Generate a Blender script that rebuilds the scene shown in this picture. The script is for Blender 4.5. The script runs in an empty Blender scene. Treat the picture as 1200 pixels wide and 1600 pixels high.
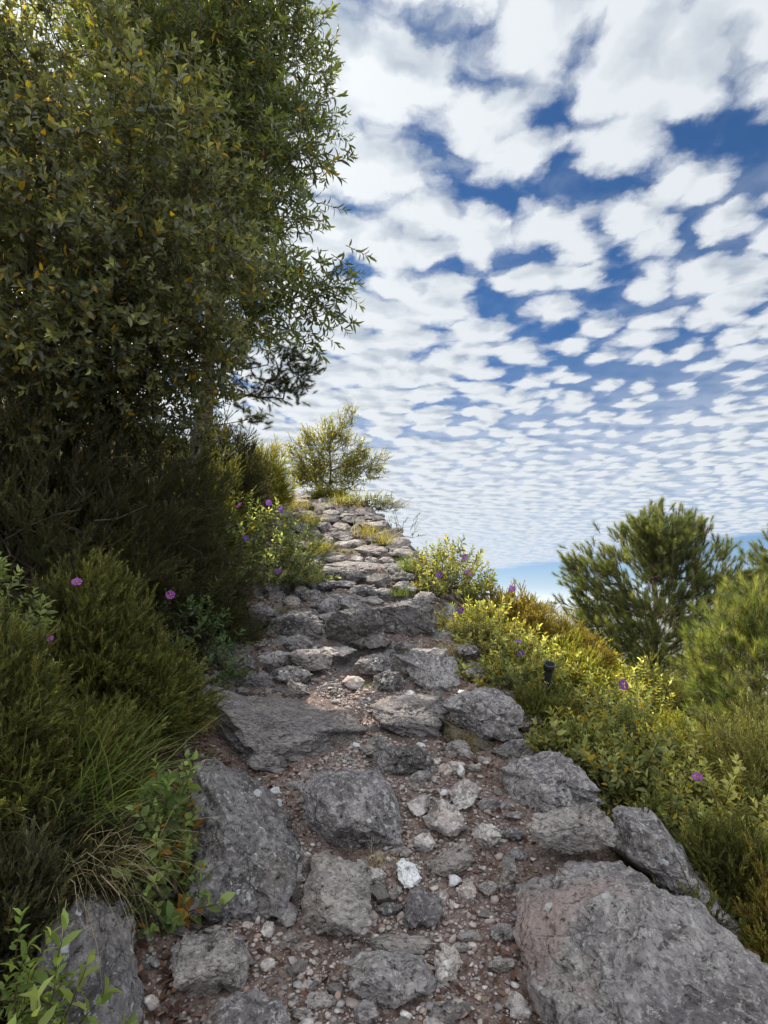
import bpy, bmesh, math, random
import numpy as np
from mathutils import Vector

R = math.radians
rng = np.random.default_rng(7)
random.seed(7)
scene = bpy.context.scene
COL = scene.collection

# ------------------------------------------------------------------ camera
F_PX = 873.0                      # focal length in pixels of the 1200 x 1600 photograph
PITCH = R(9.1)
CAM = np.array([0.0, 0.0, 1.55])
cam = bpy.data.cameras.new('camera')
cam.sensor_fit = 'VERTICAL'
cam.sensor_height = 24.0
cam.lens = F_PX / 1600.0 * 24.0
cam.clip_start = 0.05
cam.clip_end = 60000.0
cam_o = bpy.data.objects.new('camera', cam)
COL.objects.link(cam_o)
cam_o.location = CAM
cam_o.rotation_euler = (math.pi / 2 + PITCH, 0, 0)
scene.camera = cam_o

# ------------------------------------------------------------------ light
SUN_AZ = R(-38.0)                 # from +Y towards +X
SUN_EL = R(50.0)
SUN_DIR = Vector((math.sin(SUN_AZ) * math.cos(SUN_EL), math.cos(SUN_AZ) * math.cos(SUN_EL), math.sin(SUN_EL)))
sun = bpy.data.lights.new('sun', 'SUN')
sun.energy = 5.0
sun.angle = R(0.5)
sun.color = (1.0, 0.94, 0.84)
sun_o = bpy.data.objects.new('sun', sun)
COL.objects.link(sun_o)
sun_o.rotation_euler = (-SUN_DIR).to_track_quat('-Z', 'Y').to_euler()
sun_o.location = (-6, 8, 14)

scene.view_settings.view_transform = 'Standard'
scene.view_settings.look = 'None'
scene.view_settings.exposure = 1.1
scene.view_settings.gamma = 1.0
scene.view_settings.use_curve_mapping = False
scene.render.engine = 'CYCLES'
cy = scene.cycles
cy.max_bounces = 7
cy.diffuse_bounces = 4
cy.glossy_bounces = 2
cy.transmission_bounces = 5
cy.transparent_max_bounces = 4
cy.use_denoising = True
try:
    cy.denoiser = 'OPENIMAGEDENOISE'
    cy.denoising_input_passes = 'RGB_ALBEDO_NORMAL'
except Exception:
    pass
cy.sample_clamp_indirect = 6.0


class NG:
    """small node-tree helper"""
    def __init__(self, tree):
        self.t = tree
        self.n = tree.nodes
        self.l = tree.links

    def node(self, kind, **kw):
        nd = self.n.new(kind)
        for k, v in kw.items():
            setattr(nd, k, v)
        return nd

    def put(self, sock, val):
        if isinstance(val, bpy.types.NodeSocket):
            self.l.new(val, sock)
        else:
            sock.default_value = val

    def math(self, op, a, b=0.0, c=0.0, clamp=False):
        nd = self.node('ShaderNodeMath', operation=op, use_clamp=clamp)
        self.put(nd.inputs[0], a); self.put(nd.inputs[1], b); self.put(nd.inputs[2], c)
        return nd.outputs[0]

    def vmath(self, op, a, b=(0, 0, 0), s=1.0):
        nd = self.node('ShaderNodeVectorMath', operation=op)
        self.put(nd.inputs[0], a); self.put(nd.inputs[1], b)
        if op == 'SCALE':
            self.put(nd.inputs[3], s)
        return nd.outputs['Value'] if op in ('DOT_PRODUCT', 'LENGTH', 'DISTANCE') else nd.outputs[0]

    def noise(self, vec, scale, detail=4.0, rough=0.5, dist=0.0, dim='3D', color=False):
        nd = self.node('ShaderNodeTexNoise', noise_dimensions=dim)
        self.put(nd.inputs['Vector'], vec)
        nd.inputs['Scale'].default_value = scale
        nd.inputs['Detail'].default_value = detail
        nd.inputs['Roughness'].default_value = rough
        nd.inputs['Distortion'].default_value = dist
        return nd.outputs['Color' if color else 'Fac']

    def voro(self, vec, scale, feature='F1', dim='3D', smooth=0.5, rand=1.0):
        nd = self.node('ShaderNodeTexVoronoi', voronoi_dimensions=dim, feature=feature)
        self.put(nd.inputs['Vector'], vec)
        nd.inputs['Scale'].default_value = scale
        nd.inputs['Randomness'].default_value = rand
        if feature == 'SMOOTH_F1':
            nd.inputs['Smoothness'].default_value = smooth
        return nd

    def ramp(self, fac, lo, hi, a=0.0, b=1.0, smooth=True):
        nd = self.node('ShaderNodeMapRange')
        nd.interpolation_type = 'SMOOTHSTEP' if smooth else 'LINEAR'
        self.put(nd.inputs['Value'], fac)
        self.put(nd.inputs['From Min'], lo); self.put(nd.inputs['From Max'], hi)
        self.put(nd.inputs['To Min'], a); self.put(nd.inputs['To Max'], b)
        return nd.outputs['Result']

    def mix(self, fac, a, b, blend='MIX'):
        nd = self.node('ShaderNodeMix', data_type='RGBA', blend_type=blend)
        nd.clamp_factor = True
        self.put(nd.inputs[0], fac)
        for s, v in ((nd.inputs[6], a), (nd.inputs[7], b)):
            if not isinstance(v, bpy.types.NodeSocket) and len(v) == 3:
                v = (*v, 1.0)
            self.put(s, v)
        return nd.outputs[2]


# ------------------------------------------------------------------ sky
world = bpy.data.worlds.new('World')
scene.world = world
world.use_nodes = True
world.node_tree.nodes.clear()
g = NG(world.node_tree)
sky = g.node('ShaderNodeTexSky', sky_type='NISHITA')
sky.sun_disc = False
sky.sun_elevation = SUN_EL
sky.sun_rotation = SUN_AZ
sky.altitude = 900.0
sky.air_density = 1.0
sky.dust_density = 0.1
sky.ozone_density = 4.0
tc = g.node('ShaderNodeTexCoord')
sep = g.node('ShaderNodeSeparateXYZ')
g.put(sep.inputs[0], tc.outputs['Generated'])
zc = g.math('ADD', g.math('MAXIMUM', sep.outputs[2], 0.0), 0.02)
px_ = g.math('DIVIDE', sep.outputs[0], zc)
py_ = g.math('DIVIDE', sep.outputs[1], zc)
cmb = g.node('ShaderNodeCombineXYZ')
g.put(cmb.inputs[0], px_); g.put(cmb.inputs[1], py_)
P0 = cmb.outputs[0]
warp = g.vmath('SUBTRACT', g.noise(P0, 2.6, 3, 0.5, dim='2D', color=True), (0.5, 0.5, 0.5))
P1 = g.vmath('ADD', P0, g.vmath('SCALE', warp, s=0.13))
warp2 = g.vmath('SUBTRACT', g.noise(P0, 14.0, 4, 0.6, dim='2D', color=True), (0.5, 0.5, 0.5))
P2 = g.vmath('ADD', P1, g.vmath('SCALE', warp2, s=0.055))


def cloud_density(P, det=5.5):
    v1 = g.voro(P, 5.8, 'SMOOTH_F1', '2D', 0.10).outputs['Distance']
    v2 = g.voro(P, 11.0, 'SMOOTH_F1', '2D', 0.2).outputs['Distance']
    fb = g.noise(P, 8.0, det, 0.62, dim='2D')
    cv = g.noise(P, 1.15, 2, 0.5, dim='2D')
    d = g.math('MULTIPLY_ADD', v1, -2.0, 1.02)
    d = g.math('MULTIPLY_ADD', v2, -0.75, d)
    d = g.math('MULTIPLY_ADD', g.math('SUBTRACT', fb, 0.5), 1.15, d)
    d = g.math('MULTIPLY_ADD', g.math('SUBTRACT', cv, 0.5), 1.6, d)
    return d


bias = g.ramp(px_, 0.30, 1.0, 0.98, 0.44)
bias = g.math('ADD', bias, g.ramp(py_, 1.6, 5.0, 0.0, 0.22))
bias = g.math('ADD', bias, g.ramp(py_, 0.65, 0.2, 0.0, 0.35))           # unseen sky overhead and behind closed with cloud, added as fill light
dens = g.math('ADD', cloud_density(P2), bias)
dens_sun = g.math('ADD', cloud_density(g.vmath('ADD', P2, (-0.035, 0.045, 0.0)), 3.0), bias)
edge = g.math('ADD', g.vmath('DOT_PRODUCT', P0, (0.937, 0.351, 0.0)),
              g.math('MULTIPLY', g.math('SUBTRACT', g.noise(P0, 0.9, 5, 0.6, dim='2D'), 0.5), 1.6))
keep = g.ramp(edge, 6.5, 7.3, 1.0, 0.0)
wisp = g.math('MULTIPLY', g.ramp(g.noise(P1, 2.6, 6, 0.62, 0.0, '2D'), 0.42, 0.80), 0.26)
alpha = g.math('MAXIMUM', g.ramp(dens, -0.18, 0.68), wisp)
veil = g.math('MULTIPLY', g.ramp(sep.outputs[2], 0.44, 0.14), g.ramp(px_, 3.2, 0.6, 0.6, 0.94))
alpha = g.math('MULTIPLY', g.math('MAXIMUM', alpha, veil), keep)
alpha = g.math('MULTIPLY', alpha, g.ramp(sep.outputs[2], -0.005, 0.02))
thick = g.ramp(dens, 0.35, 1.3)
lit = g.math('SUBTRACT', dens, dens_sun)                      # side turned to the sun
shade = g.math('ADD', g.math('MULTIPLY', thick, 0.30), g.math('MULTIPLY', lit, -0.9))
shade = g.math('ADD', shade, g.ramp(g.noise(P2, 5.0, 5, 0.6, dim='2D'), 0.35, 0.7, -0.1, 0.25), clamp=True)
ccol = g.mix(shade, (0.365, 0.385, 0.405), (0.215, 0.245, 0.285))
dirn = g.vmath('NORMALIZE', tc.outputs['Generated'])
fwd = g.math('MAXIMUM', g.vmath('DOT_PRODUCT', dirn, tuple(SUN_DIR)), 0.0)
glow = g.math('POWER', fwd, 9.0)                                # clouds scatter forwards, towards the viewer
ccol = g.mix(glow, ccol, g.mix(1.0, ccol, (1.35, 1.33, 1.28), 'MULTIPLY'))
lowc = g.ramp(sep.outputs[2], 0.03, 0.22, 1.0, 0.0)
ccol = g.mix(g.math('MULTIPLY', lowc, 0.6), ccol, (0.285, 0.32, 0.365))
ccol = g.mix(1.0, ccol, g.ramp(py_, 0.62, -0.3, 1.0, 2.8), 'MULTIPLY')          # unseen cloud overhead and behind brightened to add fill light
bg1 = g.node('ShaderNodeBackground'); 
blue = g.mix(1.0, sky.outputs[0], (0.24, 0.56, 0.80), 'MULTIPLY')
low = g.ramp(sep.outputs[2], 0.22, 0.0)
blue = g.mix(low, blue, g.mix(1.0, sky.outputs[0], (0.56, 0.68, 0.92), 'MULTIPLY'))
g.put(bg1.inputs[0], blue); bg1.inputs[1].default_value = 0.05
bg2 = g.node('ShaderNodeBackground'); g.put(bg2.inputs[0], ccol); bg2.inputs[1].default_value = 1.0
mx = g.node('ShaderNodeMixShader')
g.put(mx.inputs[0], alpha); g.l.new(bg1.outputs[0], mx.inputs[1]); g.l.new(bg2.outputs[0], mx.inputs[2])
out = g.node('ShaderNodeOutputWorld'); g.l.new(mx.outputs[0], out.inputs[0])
world.cycles.sampling_method = 'MANUAL'
world.cycles.sample_map_resolution = 512


# ------------------------------------------------------------------ numeric helpers
def _hash(i, j, k, seed):
    h = (i * 374761393 + j * 668265263 + k * 2147483647 + seed * 974711) & 0xFFFFFFFF
    h = ((h ^ (h >> 13)) * 1274126177) & 0xFFFFFFFF
    h = ((h ^ (h >> 16)) * 2246822519) & 0xFFFFFFFF
    return (h ^ (h >> 15)) & 0xFFFFFFFF


def perlin(p, seed=0):
    """value noise with quintic fade, p (N,3) -> about -1..1"""
    p = np.asarray(p, float)
    i = np.floor(p).astype(np.int64)
    f = p - i
    u = f * f * f * (f * (f * 6 - 15) + 10)
    r = np.zeros(len(p))
    for dx in (0, 1):
        for dy in (0, 1):
            for dz in (0, 1):
                w = (u[:, 0] if dx else 1 - u[:, 0]) * (u[:, 1] if dy else 1 - u[:, 1]) * (u[:, 2] if dz else 1 - u[:, 2])
                h = _hash(i[:, 0] + dx, i[:, 1] + dy, i[:, 2] + dz, seed)
                gx = ((h & 1023) / 511.5 - 1); gy = (((h >> 10) & 1023) / 511.5 - 1); gz = (((h >> 20) & 1023) / 511.5 - 1)
                r += w * (gx * (f[:, 0] - dx) + gy * (f[:, 1] - dy) + gz * (f[:, 2] - dz))
    return r * 1.5


def fbm(p, octaves=4, seed=0, gain=0.5, lac=2.03, ridged=False):
    p = np.asarray(p, float)
    a, s, tot = 1.0, np.zeros(len(p)), 0.0
    for o in range(octaves):
        n = perlin(p, seed + o * 17)
        if ridged:
            n = 1 - 2 * np.abs(n)
        s += a * n
        tot += a
        a *= gain
        p = p * lac + 3.7
    return s / tot


def sstep(x, a, b):
    t = np.clip((x - a) / (b - a), 0, 1)
    return t * t * (3 - 2 * t)


def ray(px, py):
    cx, cy_ = (px - 600.0) / F_PX, -(py - 800.0) / F_PX
    d = np.array([cx, math.cos(PITCH) - cy_ * math.sin(PITCH), math.sin(PITCH) + cy_ * math.cos(PITCH)])
    return d


def at(px, py, Y):
    """the point seen at this pixel that lies Y metres ahead"""
    d = ray(px, py)
    return CAM + d * (Y / d[1])


# ------------------------------------------------------------------ terrain
_ty = np.array([-4000, -60, -10, 0, 2.05, 3, 4.3, 5.5, 7.5, 10.5, 12, 15, 30, 100, 400, 1500, 40000.])
_tz = np.array([-170, -22, -1.7, -.1, .20, .416, .80, 1.40, 2.28, 3.52, 3.85, 3.7, -2, -45, -140, -170, -170.])
_fy = np.concatenate([np.arange(-12, 20, .02)])
_fz = np.interp(_fy, _ty, _tz)
_k = np.exp(-np.linspace(-2.5, 2.5, 41) ** 2 / 2); _k /= _k.sum()
_fzs = np.convolve(np.pad(_fz, 20, mode='edge'), _k, mode='valid')
_cy = np.array([-10, 0, 2.05, 3, 4.3, 5.5, 7.5, 10.5, 13, 40])
_cx = np.array([-.2, -.15, -.1, .05, -.12, -.5, -.38, -1.2, -2.2, -6])
_cw = np.array([.8, .8, .75, .95, 1.12, 1.0, .72, .75, .8, 1.0])


def trail_z(y):
    return np.where((y > -11) & (y < 19), np.interp(y, _fy, _fzs), np.interp(y, _ty, _tz))


def trail_d(x, y):
    """signed offset from the path's edge: (left distance, right distance)"""
    c = np.interp(y, _cy, _cx); w = np.interp(y, _cy, _cw)
    return (c - w) - x, x - (c + w)


def height(x, y, fine=True):
    x = np.atleast_1d(np.asarray(x, float)); y = np.atleast_1d(np.asarray(y, float))
    dl, dr = trail_d(x, y)
    l = np.maximum(dl + .15, 0); r = np.maximum(dr + .1, 0)
    z = trail_z(y) + 7.0 * np.tanh(l * .42 / 7.0) - (0.70 + .75 * sstep(y, 6.8, 8.4) * sstep(y, 14, 11)) * r * r / (r + .35)
    p = np.stack([x, y, np.zeros_like(x)], 1)
    off = sstep(np.maximum(dl, dr), -.1, .8)
    z = z + fbm(p * .9, 3, 5) * (.06 + .16 * off)
    far = np.hypot(x, y)
    z = z + fbm(p * .004, 4, 9) * 60 * sstep(far, 150, 1200)
    z = np.maximum(z, -175 + fbm(p * .0015, 3, 11) * 25)
    z = z + 330 * np.maximum(fbm(p * .00013, 4, 15) + .1, 0) * sstep(far, 3500, 9000)
    if fine:
        on = sstep(np.maximum(dl, dr), .35, -.1) * sstep(y, 3.4, 5.0) * sstep(y, 13, 11)
        q = z * 3.1 + fbm(p * 1.3, 3, 40) * .9                       # broken treads of bedrock
        fq = q - np.floor(q)
        z = z + on * ((sstep(fq, .30, .72) - fq) / 3.1 * .8 + fbm(p * 4.2, 5, 43, .6, ridged=True) * .07 - .075)
        z = z + fbm(p * 6, 4, 21, .55) * .022 * sstep(far, 60, 20)
    return z


def hit(px, py, off=0.0):
    d = ray(px, py)
    t = np.concatenate([np.linspace(.6, 16, 1500)])
    pts = CAM + t[:, None] * d
    h = height(pts[:, 0], pts[:, 1], False) + off
    below = np.nonzero(pts[:, 2] < h)[0]
    i = below[0] if len(below) else len(t) - 1
    return pts[i]


# ------------------------------------------------------------------ mesh helpers
def tag(o, label=None, cat=None, group=None, kind=None):
    if label: o['label'] = label
    if cat: o['category'] = cat
    if group: o['group'] = group
    if kind: o['kind'] = kind
    return o


def mesh_np(name, verts, tris, mat, tint=None, smooth=False):
    m = bpy.data.meshes.new(name)
    verts = np.asarray(verts, np.float32); tris = np.asarray(tris, np.int32)
    m.vertices.add(len(verts)); m.vertices.foreach_set('co', verts.ravel())
    k = tris.shape[1]
    m.loops.add(tris.size); m.loops.foreach_set('vertex_index', tris.ravel())
    m.polygons.add(len(tris))
    m.polygons.foreach_set('loop_start', np.arange(0, tris.size, k, dtype=np.int32))
    if smooth:
        m.polygons.foreach_set('use_smooth', np.ones(len(tris), bool))
    if tint is not None:
        a = m.attributes.new('tint', 'FLOAT_COLOR', 'POINT')
        c = np.ones((len(verts), 4), np.float32); c[:, :3] = tint
        a.data.foreach_set('color', c.ravel())
    m.update(calc_edges=True)
    m.materials.append(mat)
    return m


def link(name, m, parent=None, loc=None):
    o = bpy.data.objects.new(name, m)
    COL.objects.link(o)
    if parent is not None:
        o.parent = parent
    if loc is not None:
        o.location = loc
    return o


def empty(name, loc):
    o = bpy.data.objects.new(name, None)
    o.empty_display_size = .1
    COL.objects.link(o)
    o.location = loc
    return o


def new_mat(name):
    m = bpy.data.materials.new(name)
    m.use_nodes = True
    m.node_tree.nodes.clear()
    g = NG(m.node_tree)
    out = g.node('ShaderNodeOutputMaterial')
    b = g.node('ShaderNodeBsdfPrincipled')
    g.l.new(b.outputs[0], out.inputs[0])
    return m, g, b, out


# ------------------------------------------------------------------ materials
def leaf_mat(name, trans=0.45, rough=0.5, spec=0.35, gain=(1.9, 1.8, .9)):
    m, g, b, out = new_mat(name)
    at_ = g.node('ShaderNodeAttribute', attribute_name='tint')
    col = at_.outputs['Color']
    g.put(b.inputs['Base Color'], col)
    b.inputs['Roughness'].default_value = rough
    b.inputs['Specular IOR Level'].default_value = spec
    tr = g.node('ShaderNodeBsdfTranslucent')
    g.put(tr.inputs[0], g.mix(1.0, col, gain, 'MULTIPLY'))
    mx = g.node('ShaderNodeMixShader')
    mx.inputs[0].default_value = trans
    g.l.new(b.outputs[0], mx.inputs[1]); g.l.new(tr.outputs[0], mx.inputs[2])
    g.l.new(mx.outputs[0], out.inputs[0])
    return m


M_LEAF = leaf_mat('broad_leaf', .5, .33, .55, (2.2, 2.0, .9))
M_SOFT = leaf_mat('felty_leaf', .52, .75, .2, (1.9, 1.8, .8))
M_HEATH = leaf_mat('heath_leaf', .5, .6, .25, (1.8, 1.7, .6))
M_NEEDLE = leaf_mat('pine_needle', .42, .45, .4, (1.7, 1.6, .7))
M_GRASS = leaf_mat('grass_blade', .45, .55, .3, (1.6, 1.5, .8))
M_PETAL = leaf_mat('petal', .45, .6, .2, (1.4, 1.2, 1.4))


def bark_mat(name, a, b_):
    m, g, b, out = new_mat(name)
    tcn = g.node('ShaderNodeTexCoord')
    n = g.noise(tcn.outputs['Object'], 22, 6, .65)
    g.put(b.inputs['Base Color'], g.mix(g.ramp(n, .35, .65), a, b_))
    b.inputs['Roughness'].default_value = .9
    b.inputs['Specular IOR Level'].default_value = .2
    bp = g.node('ShaderNodeBump'); bp.inputs['Strength'].default_value = .8; bp.inputs['Distance'].default_value = .02
    g.put(bp.inputs['Height'], n); g.l.new(bp.outputs[0], b.inputs['Normal'])
    return m


M_BARK = bark_mat('grey_bark', (.06, .048, .038), (.17, .145, .12))
M_PBARK = bark_mat('pine_bark', (.09, .06, .045), (.26, .19, .15))
M_TWIG = bark_mat('brown_twig', (.035, .024, .018), (.10, .068, .05))


def rock_mat(name, dark, mid, light, warm, lichen=.5, streak=0.0, bump=1.0, warm_amt=.35, scale=1.0):
    m, g, b, out = new_mat(name)
    tcn = g.node('ShaderNodeTexCoord')
    oi = g.node('ShaderNodeObjectInfo')
    P = g.vmath('ADD', tcn.outputs['Object'], g.vmath('SCALE', (13.1, 7.7, 5.3), s=oi.outputs['Random']))
    if streak:
        mp = g.node('ShaderNodeMapping')
        mp.inputs['Rotation'].default_value = (R(25), R(20), R(-35))
        mp.inputs['Scale'].default_value = (1.0, 1.0 + streak, 1.0 + streak * 1.4)
        g.put(mp.inputs[0], P)
        PS = mp.outputs[0]
    else:
        PS = P
    n1 = g.noise(PS, 2.4 * scale, 5, .62)
    n4 = g.noise(PS, 7.5 * scale, 9, .68, 1.1)                 # marbled weathering
    n2 = g.noise(PS, 38 * scale, 7, .74)
    n3 = g.noise(PS, 110 * scale, 3, .65)
    lt = tuple(min(c * 1.12, .62) for c in light)
    col = g.mix(g.ramp(n1, .38, .60), dark, mid)
    col = g.mix(g.ramp(n4, .50, .60, 0, .55), col, light)
    col = g.mix(g.ramp(n4, .455, .38, 0, .65), col, tuple(c * .5 for c in dark))
    col = g.mix(g.ramp(n2, .54, .60, 0, .85), col, lt)
    col = g.mix(g.math('MULTIPLY', g.ramp(g.noise(P, 2.1 * scale, 4, .6), .5, .66), warm_amt), col, warm)
    col = g.mix(g.ramp(n2, .455, .39, 0, .92), col, tuple(c * .38 for c in dark))           # pits
    col = g.mix(g.ramp(n3, .42, .33, 0, .6), col, tuple(c * .4 for c in dark))
    # crustose lichen: pale discs with ragged edges and fine pale flecks
    wob = g.vmath('ADD', P, g.vmath('SCALE', g.noise(P, 30, 3, .6, color=True), s=.03))
    vo = g.voro(wob, 11.0)
    vsep = g.node('ShaderNodeSeparateColor'); g.put(vsep.inputs[0], vo.outputs['Color'])
    size = g.ramp(vsep.outputs[0], .45, 1.0, 0.0, .27, False)
    disc = g.ramp(g.math('SUBTRACT', vo.outputs['Distance'], size), .02, -.03)
    col = g.mix(g.math('MULTIPLY', disc, min(1, lichen)), col, (.56, .56, .545))
    fl = g.voro(wob, 42.0)
    fleck = g.math('MULTIPLY', g.ramp(fl.outputs['Distance'], .26, .14), g.ramp(g.noise(P, 5, 3, .5), .52, .62))
    col = g.mix(g.math('MULTIPLY', fleck, lichen), col, (.48, .49, .47))
    # tiny hue drift
    col = g.mix(g.ramp(g.noise(P, 7, 3, .5), .4, .7, 0, .22), col, (.30, .26, .29))
    g.put(b.inputs['Base Color'], col)
    b.inputs['Roughness'].default_value = .88
    b.inputs['Specular IOR Level'].default_value = .25
    hgt = g.math('ADD', g.math('MULTIPLY', n2, .8), g.math('MULTIPLY', n3, .22))
    hgt = g.math('MULTIPLY_ADD', n4, 1.1, hgt)
    crack = g.voro(g.vmath('ADD', PS, g.vmath('SCALE', g.noise(PS, 6, 4, .6, color=True), s=.18)), 5.0 * scale, 'DISTANCE_TO_EDGE')
    hgt = g.math('ADD', hgt, g.ramp(crack.outputs['Distance'], 0.0, .05, -.55, 0.0))
    bp = g.node('ShaderNodeBump')
    bp.inputs['Strength'].default_value = min(1.0, .85 * bump)
    bp.inputs['Distance'].default_value = .05 * bump
    g.put(bp.inputs['Height'], hgt); g.l.new(bp.outputs[0], b.inputs['Normal'])
    return m


M_LEFT = rock_mat('dark_lichened_limestone', (0.106, 0.095, 0.092), (0.212, 0.193, 0.183), (0.374, 0.340, 0.323), (0.250, 0.201, 0.160), 1.0)
M_BIG = rock_mat('marbled_limestone', (0.161, 0.142, 0.136), (0.332, 0.299, 0.280), (0.471, 0.431, 0.403), (0.386, 0.284, 0.246), .8, 0, 1.0, .85)
M_ROCK = rock_mat('grey_limestone', (0.156, 0.139, 0.135), (0.312, 0.281, 0.269), (0.499, 0.455, 0.430), (0.374, 0.295, 0.252), 1.0)
M_SLAB = rock_mat('streaked_limestone', (0.159, 0.142, 0.138), (0.339, 0.298, 0.278), (0.510, 0.444, 0.409), (0.404, 0.315, 0.269), .25, 1.6, 1.1)
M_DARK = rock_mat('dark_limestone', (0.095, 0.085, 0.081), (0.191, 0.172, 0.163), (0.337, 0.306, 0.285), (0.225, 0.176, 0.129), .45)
M_PALE = rock_mat('pale_limestone', (.25, .215, .195), (.37, .325, .295), (.50, .455, .42), (.42, .30, .23), .15, 0, .55, .5)
M_WHITE = rock_mat('white_limestone', (.44, .43, .42), (.56, .54, .53), (.66, .65, .64), (.50, .42, .36), .1, 0, .4, .25)
M_SUNROCK = rock_mat('weathered_limestone', (0.202, 0.177, 0.165), (0.382, 0.334, 0.302), (0.530, 0.466, 0.417), (0.445, 0.344, 0.269), .4, .6)
M_MOSSY = rock_mat('mossy_earth_rock', (.045, .035, .012), (.10, .075, .02), (.16, .12, .04), (.13, .075, .03), .0, 0, .8, .5, 2.0)


def ground_mat():
    m, g, b, out = new_mat('ground_soil')
    tcn = g.node('ShaderNodeTexCoord')
    P = tcn.outputs['Object']
    a = g.node('ShaderNodeAttribute', attribute_name='tint')
    s = g.node('ShaderNodeSeparateColor'); g.put(s.inputs[0], a.outputs['Color'])
    path, far = s.outputs[0], s.outputs[1]
    n1 = g.noise(P, 2.2, 6, .6)
    n2 = g.noise(P, 26, 6, .7)
    soil = g.mix(g.ramp(n2, .35, .65), (.068, .041, .034), (.20, .145, .123))
    wob = g.vmath('ADD', P, g.vmath('SCALE', g.noise(P, 25, 2, .5, color=True), s=.02))
    v1 = g.voro(wob, 34.0); v2 = g.voro(wob, 85.0)
    s1 = g.node('ShaderNodeSeparateColor'); g.put(s1.inputs[0], v1.outputs['Color'])
    s2 = g.node('ShaderNodeSeparateColor'); g.put(s2.inputs[0], v2.outputs['Color'])
    peb = g.mix(s1.outputs[1], (.17, .13, .115), (.40, .355, .32))
    peb2 = g.mix(s2.outputs[1], (.13, .09, .078), (.33, .285, .26))
    k1 = g.math('MULTIPLY', g.ramp(v1.outputs['Distance'], .42, .30), g.ramp(s1.outputs[0], .45, .55))
    k2 = g.math('MULTIPLY', g.ramp(v2.outputs['Distance'], .45, .32), g.ramp(s2.outputs[0], .25, .4))
    pcol = g.mix(k2, soil, peb2)
    pcol = g.mix(k1, pcol, peb)
    litter = g.mix(g.ramp(n2, .38, .62), (.028, .018, .012), (.085, .055, .036))
    near = g.mix(g.math('ADD', path, g.math('MULTIPLY', g.math('SUBTRACT', n1, .5), .9), clamp=True), litter, pcol)
    bed = g.mix(g.ramp(g.noise(P, 5, 9, .75), .36, .64), (.06, .058, .058), (.29, .28, .268))
    bed = g.mix(g.ramp(n2, .45, .3), bed, (.05, .045, .045))
    bk = g.math('MULTIPLY', s.outputs[2], g.ramp(g.noise(P, 3.2, 6, .65), .44, .56), clamp=True)
    near = g.mix(bk, near, bed)
    scrub = g.mix(g.ramp(g.noise(P, .03, 8, .65), .42, .6), (.035, .05, .018), (.14, .13, .07))
    scrub = g.mix(g.ramp(g.noise(P, .002, 5, .6), .5, .62), scrub, (.17, .15, .10))
    g.put(b.inputs['Base Color'], g.mix(far, near, scrub))
    b.inputs['Roughness'].default_value = .95
    b.inputs['Specular IOR Level'].default_value = .15
    hgt = g.math('ADD', g.math('MULTIPLY', k1, .6), g.math('MULTIPLY', k2, .35))
    hgt = g.math('ADD', hgt, g.math('MULTIPLY', n2, .7))
    bp = g.node('ShaderNodeBump'); bp.inputs['Strength'].default_value = .9; bp.inputs['Distance'].default_value = .02
    g.put(bp.inputs['Height'], hgt); g.l.new(bp.outputs[0], b.inputs['Normal'])
    return m


# ------------------------------------------------------------------ ground sheet
def axis(lo, hi, step, far, ratio=1.16):
    a = list(np.arange(lo, hi + 1e-6, step))
    s, v = step, hi
    up = []
    while v < far:
        s *= ratio; v += s; up.append(v)
    s, v = step, lo
    dn = []
    while v > -far:
        s *= ratio; v -= s; dn.append(v)
    return np.array(dn[::-1] + a + up)


gx = axis(-2.6, 2.6, .02, 30000)
gy = axis(1.0, 9.0, .024, 30000)
X, Y = np.meshgrid(gx, gy)
x, y = X.ravel(), Y.ravel()
z = height(x, y)
nx, ny = len(gx), len(gy)
ii = np.arange(nx * ny).reshape(ny, nx)
quads = np.stack([ii[:-1, :-1], ii[:-1, 1:], ii[1:, 1:], ii[1:, :-1]], -1).reshape(-1, 4)
dl, dr = trail_d(x, y)
path = sstep(np.maximum(dl, dr), .25, -.15)
far = sstep(np.hypot(x, y), 14, 30)
M_GROUND = ground_mat()
gm = mesh_np('ground', np.stack([x, y, z], 1), quads, M_GROUND, np.stack([path, far, sstep(y, 3.6, 5.2) * sstep(np.maximum(dl, dr), .9, .2)], 1), True)
tag(link('ground', gm), kind='structure')

# ------------------------------------------------------------------ rocks
_ico = {}


def ico(sub):
    if sub not in _ico:
        bm = bmesh.new()
        bmesh.ops.create_icosphere(bm, subdivisions=sub, radius=1.0)
        bm.verts.ensure_lookup_table()
        v = np.array([w.co[:] for w in bm.verts]); f = np.array([[w.index for w in q.verts] for q in bm.faces])
        bm.free()
        _ico[sub] = (v, f)
    return _ico[sub]


def box_poly(cx, cy, w, h, r):
    n = r.integers(6, 9)
    th = np.sort((np.arange(n) + r.uniform(-.3, .3, n)) / n * 2 * np.pi)
    rad = r.uniform(.86, 1.08, n)
    p = np.stack([np.cos(th) * rad, np.sin(th) * rad], 1)
    p = p / np.abs(p).max(0)
    return [(cx + a * w / 2, cy + b * h / 2) for a, b in p]


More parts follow.
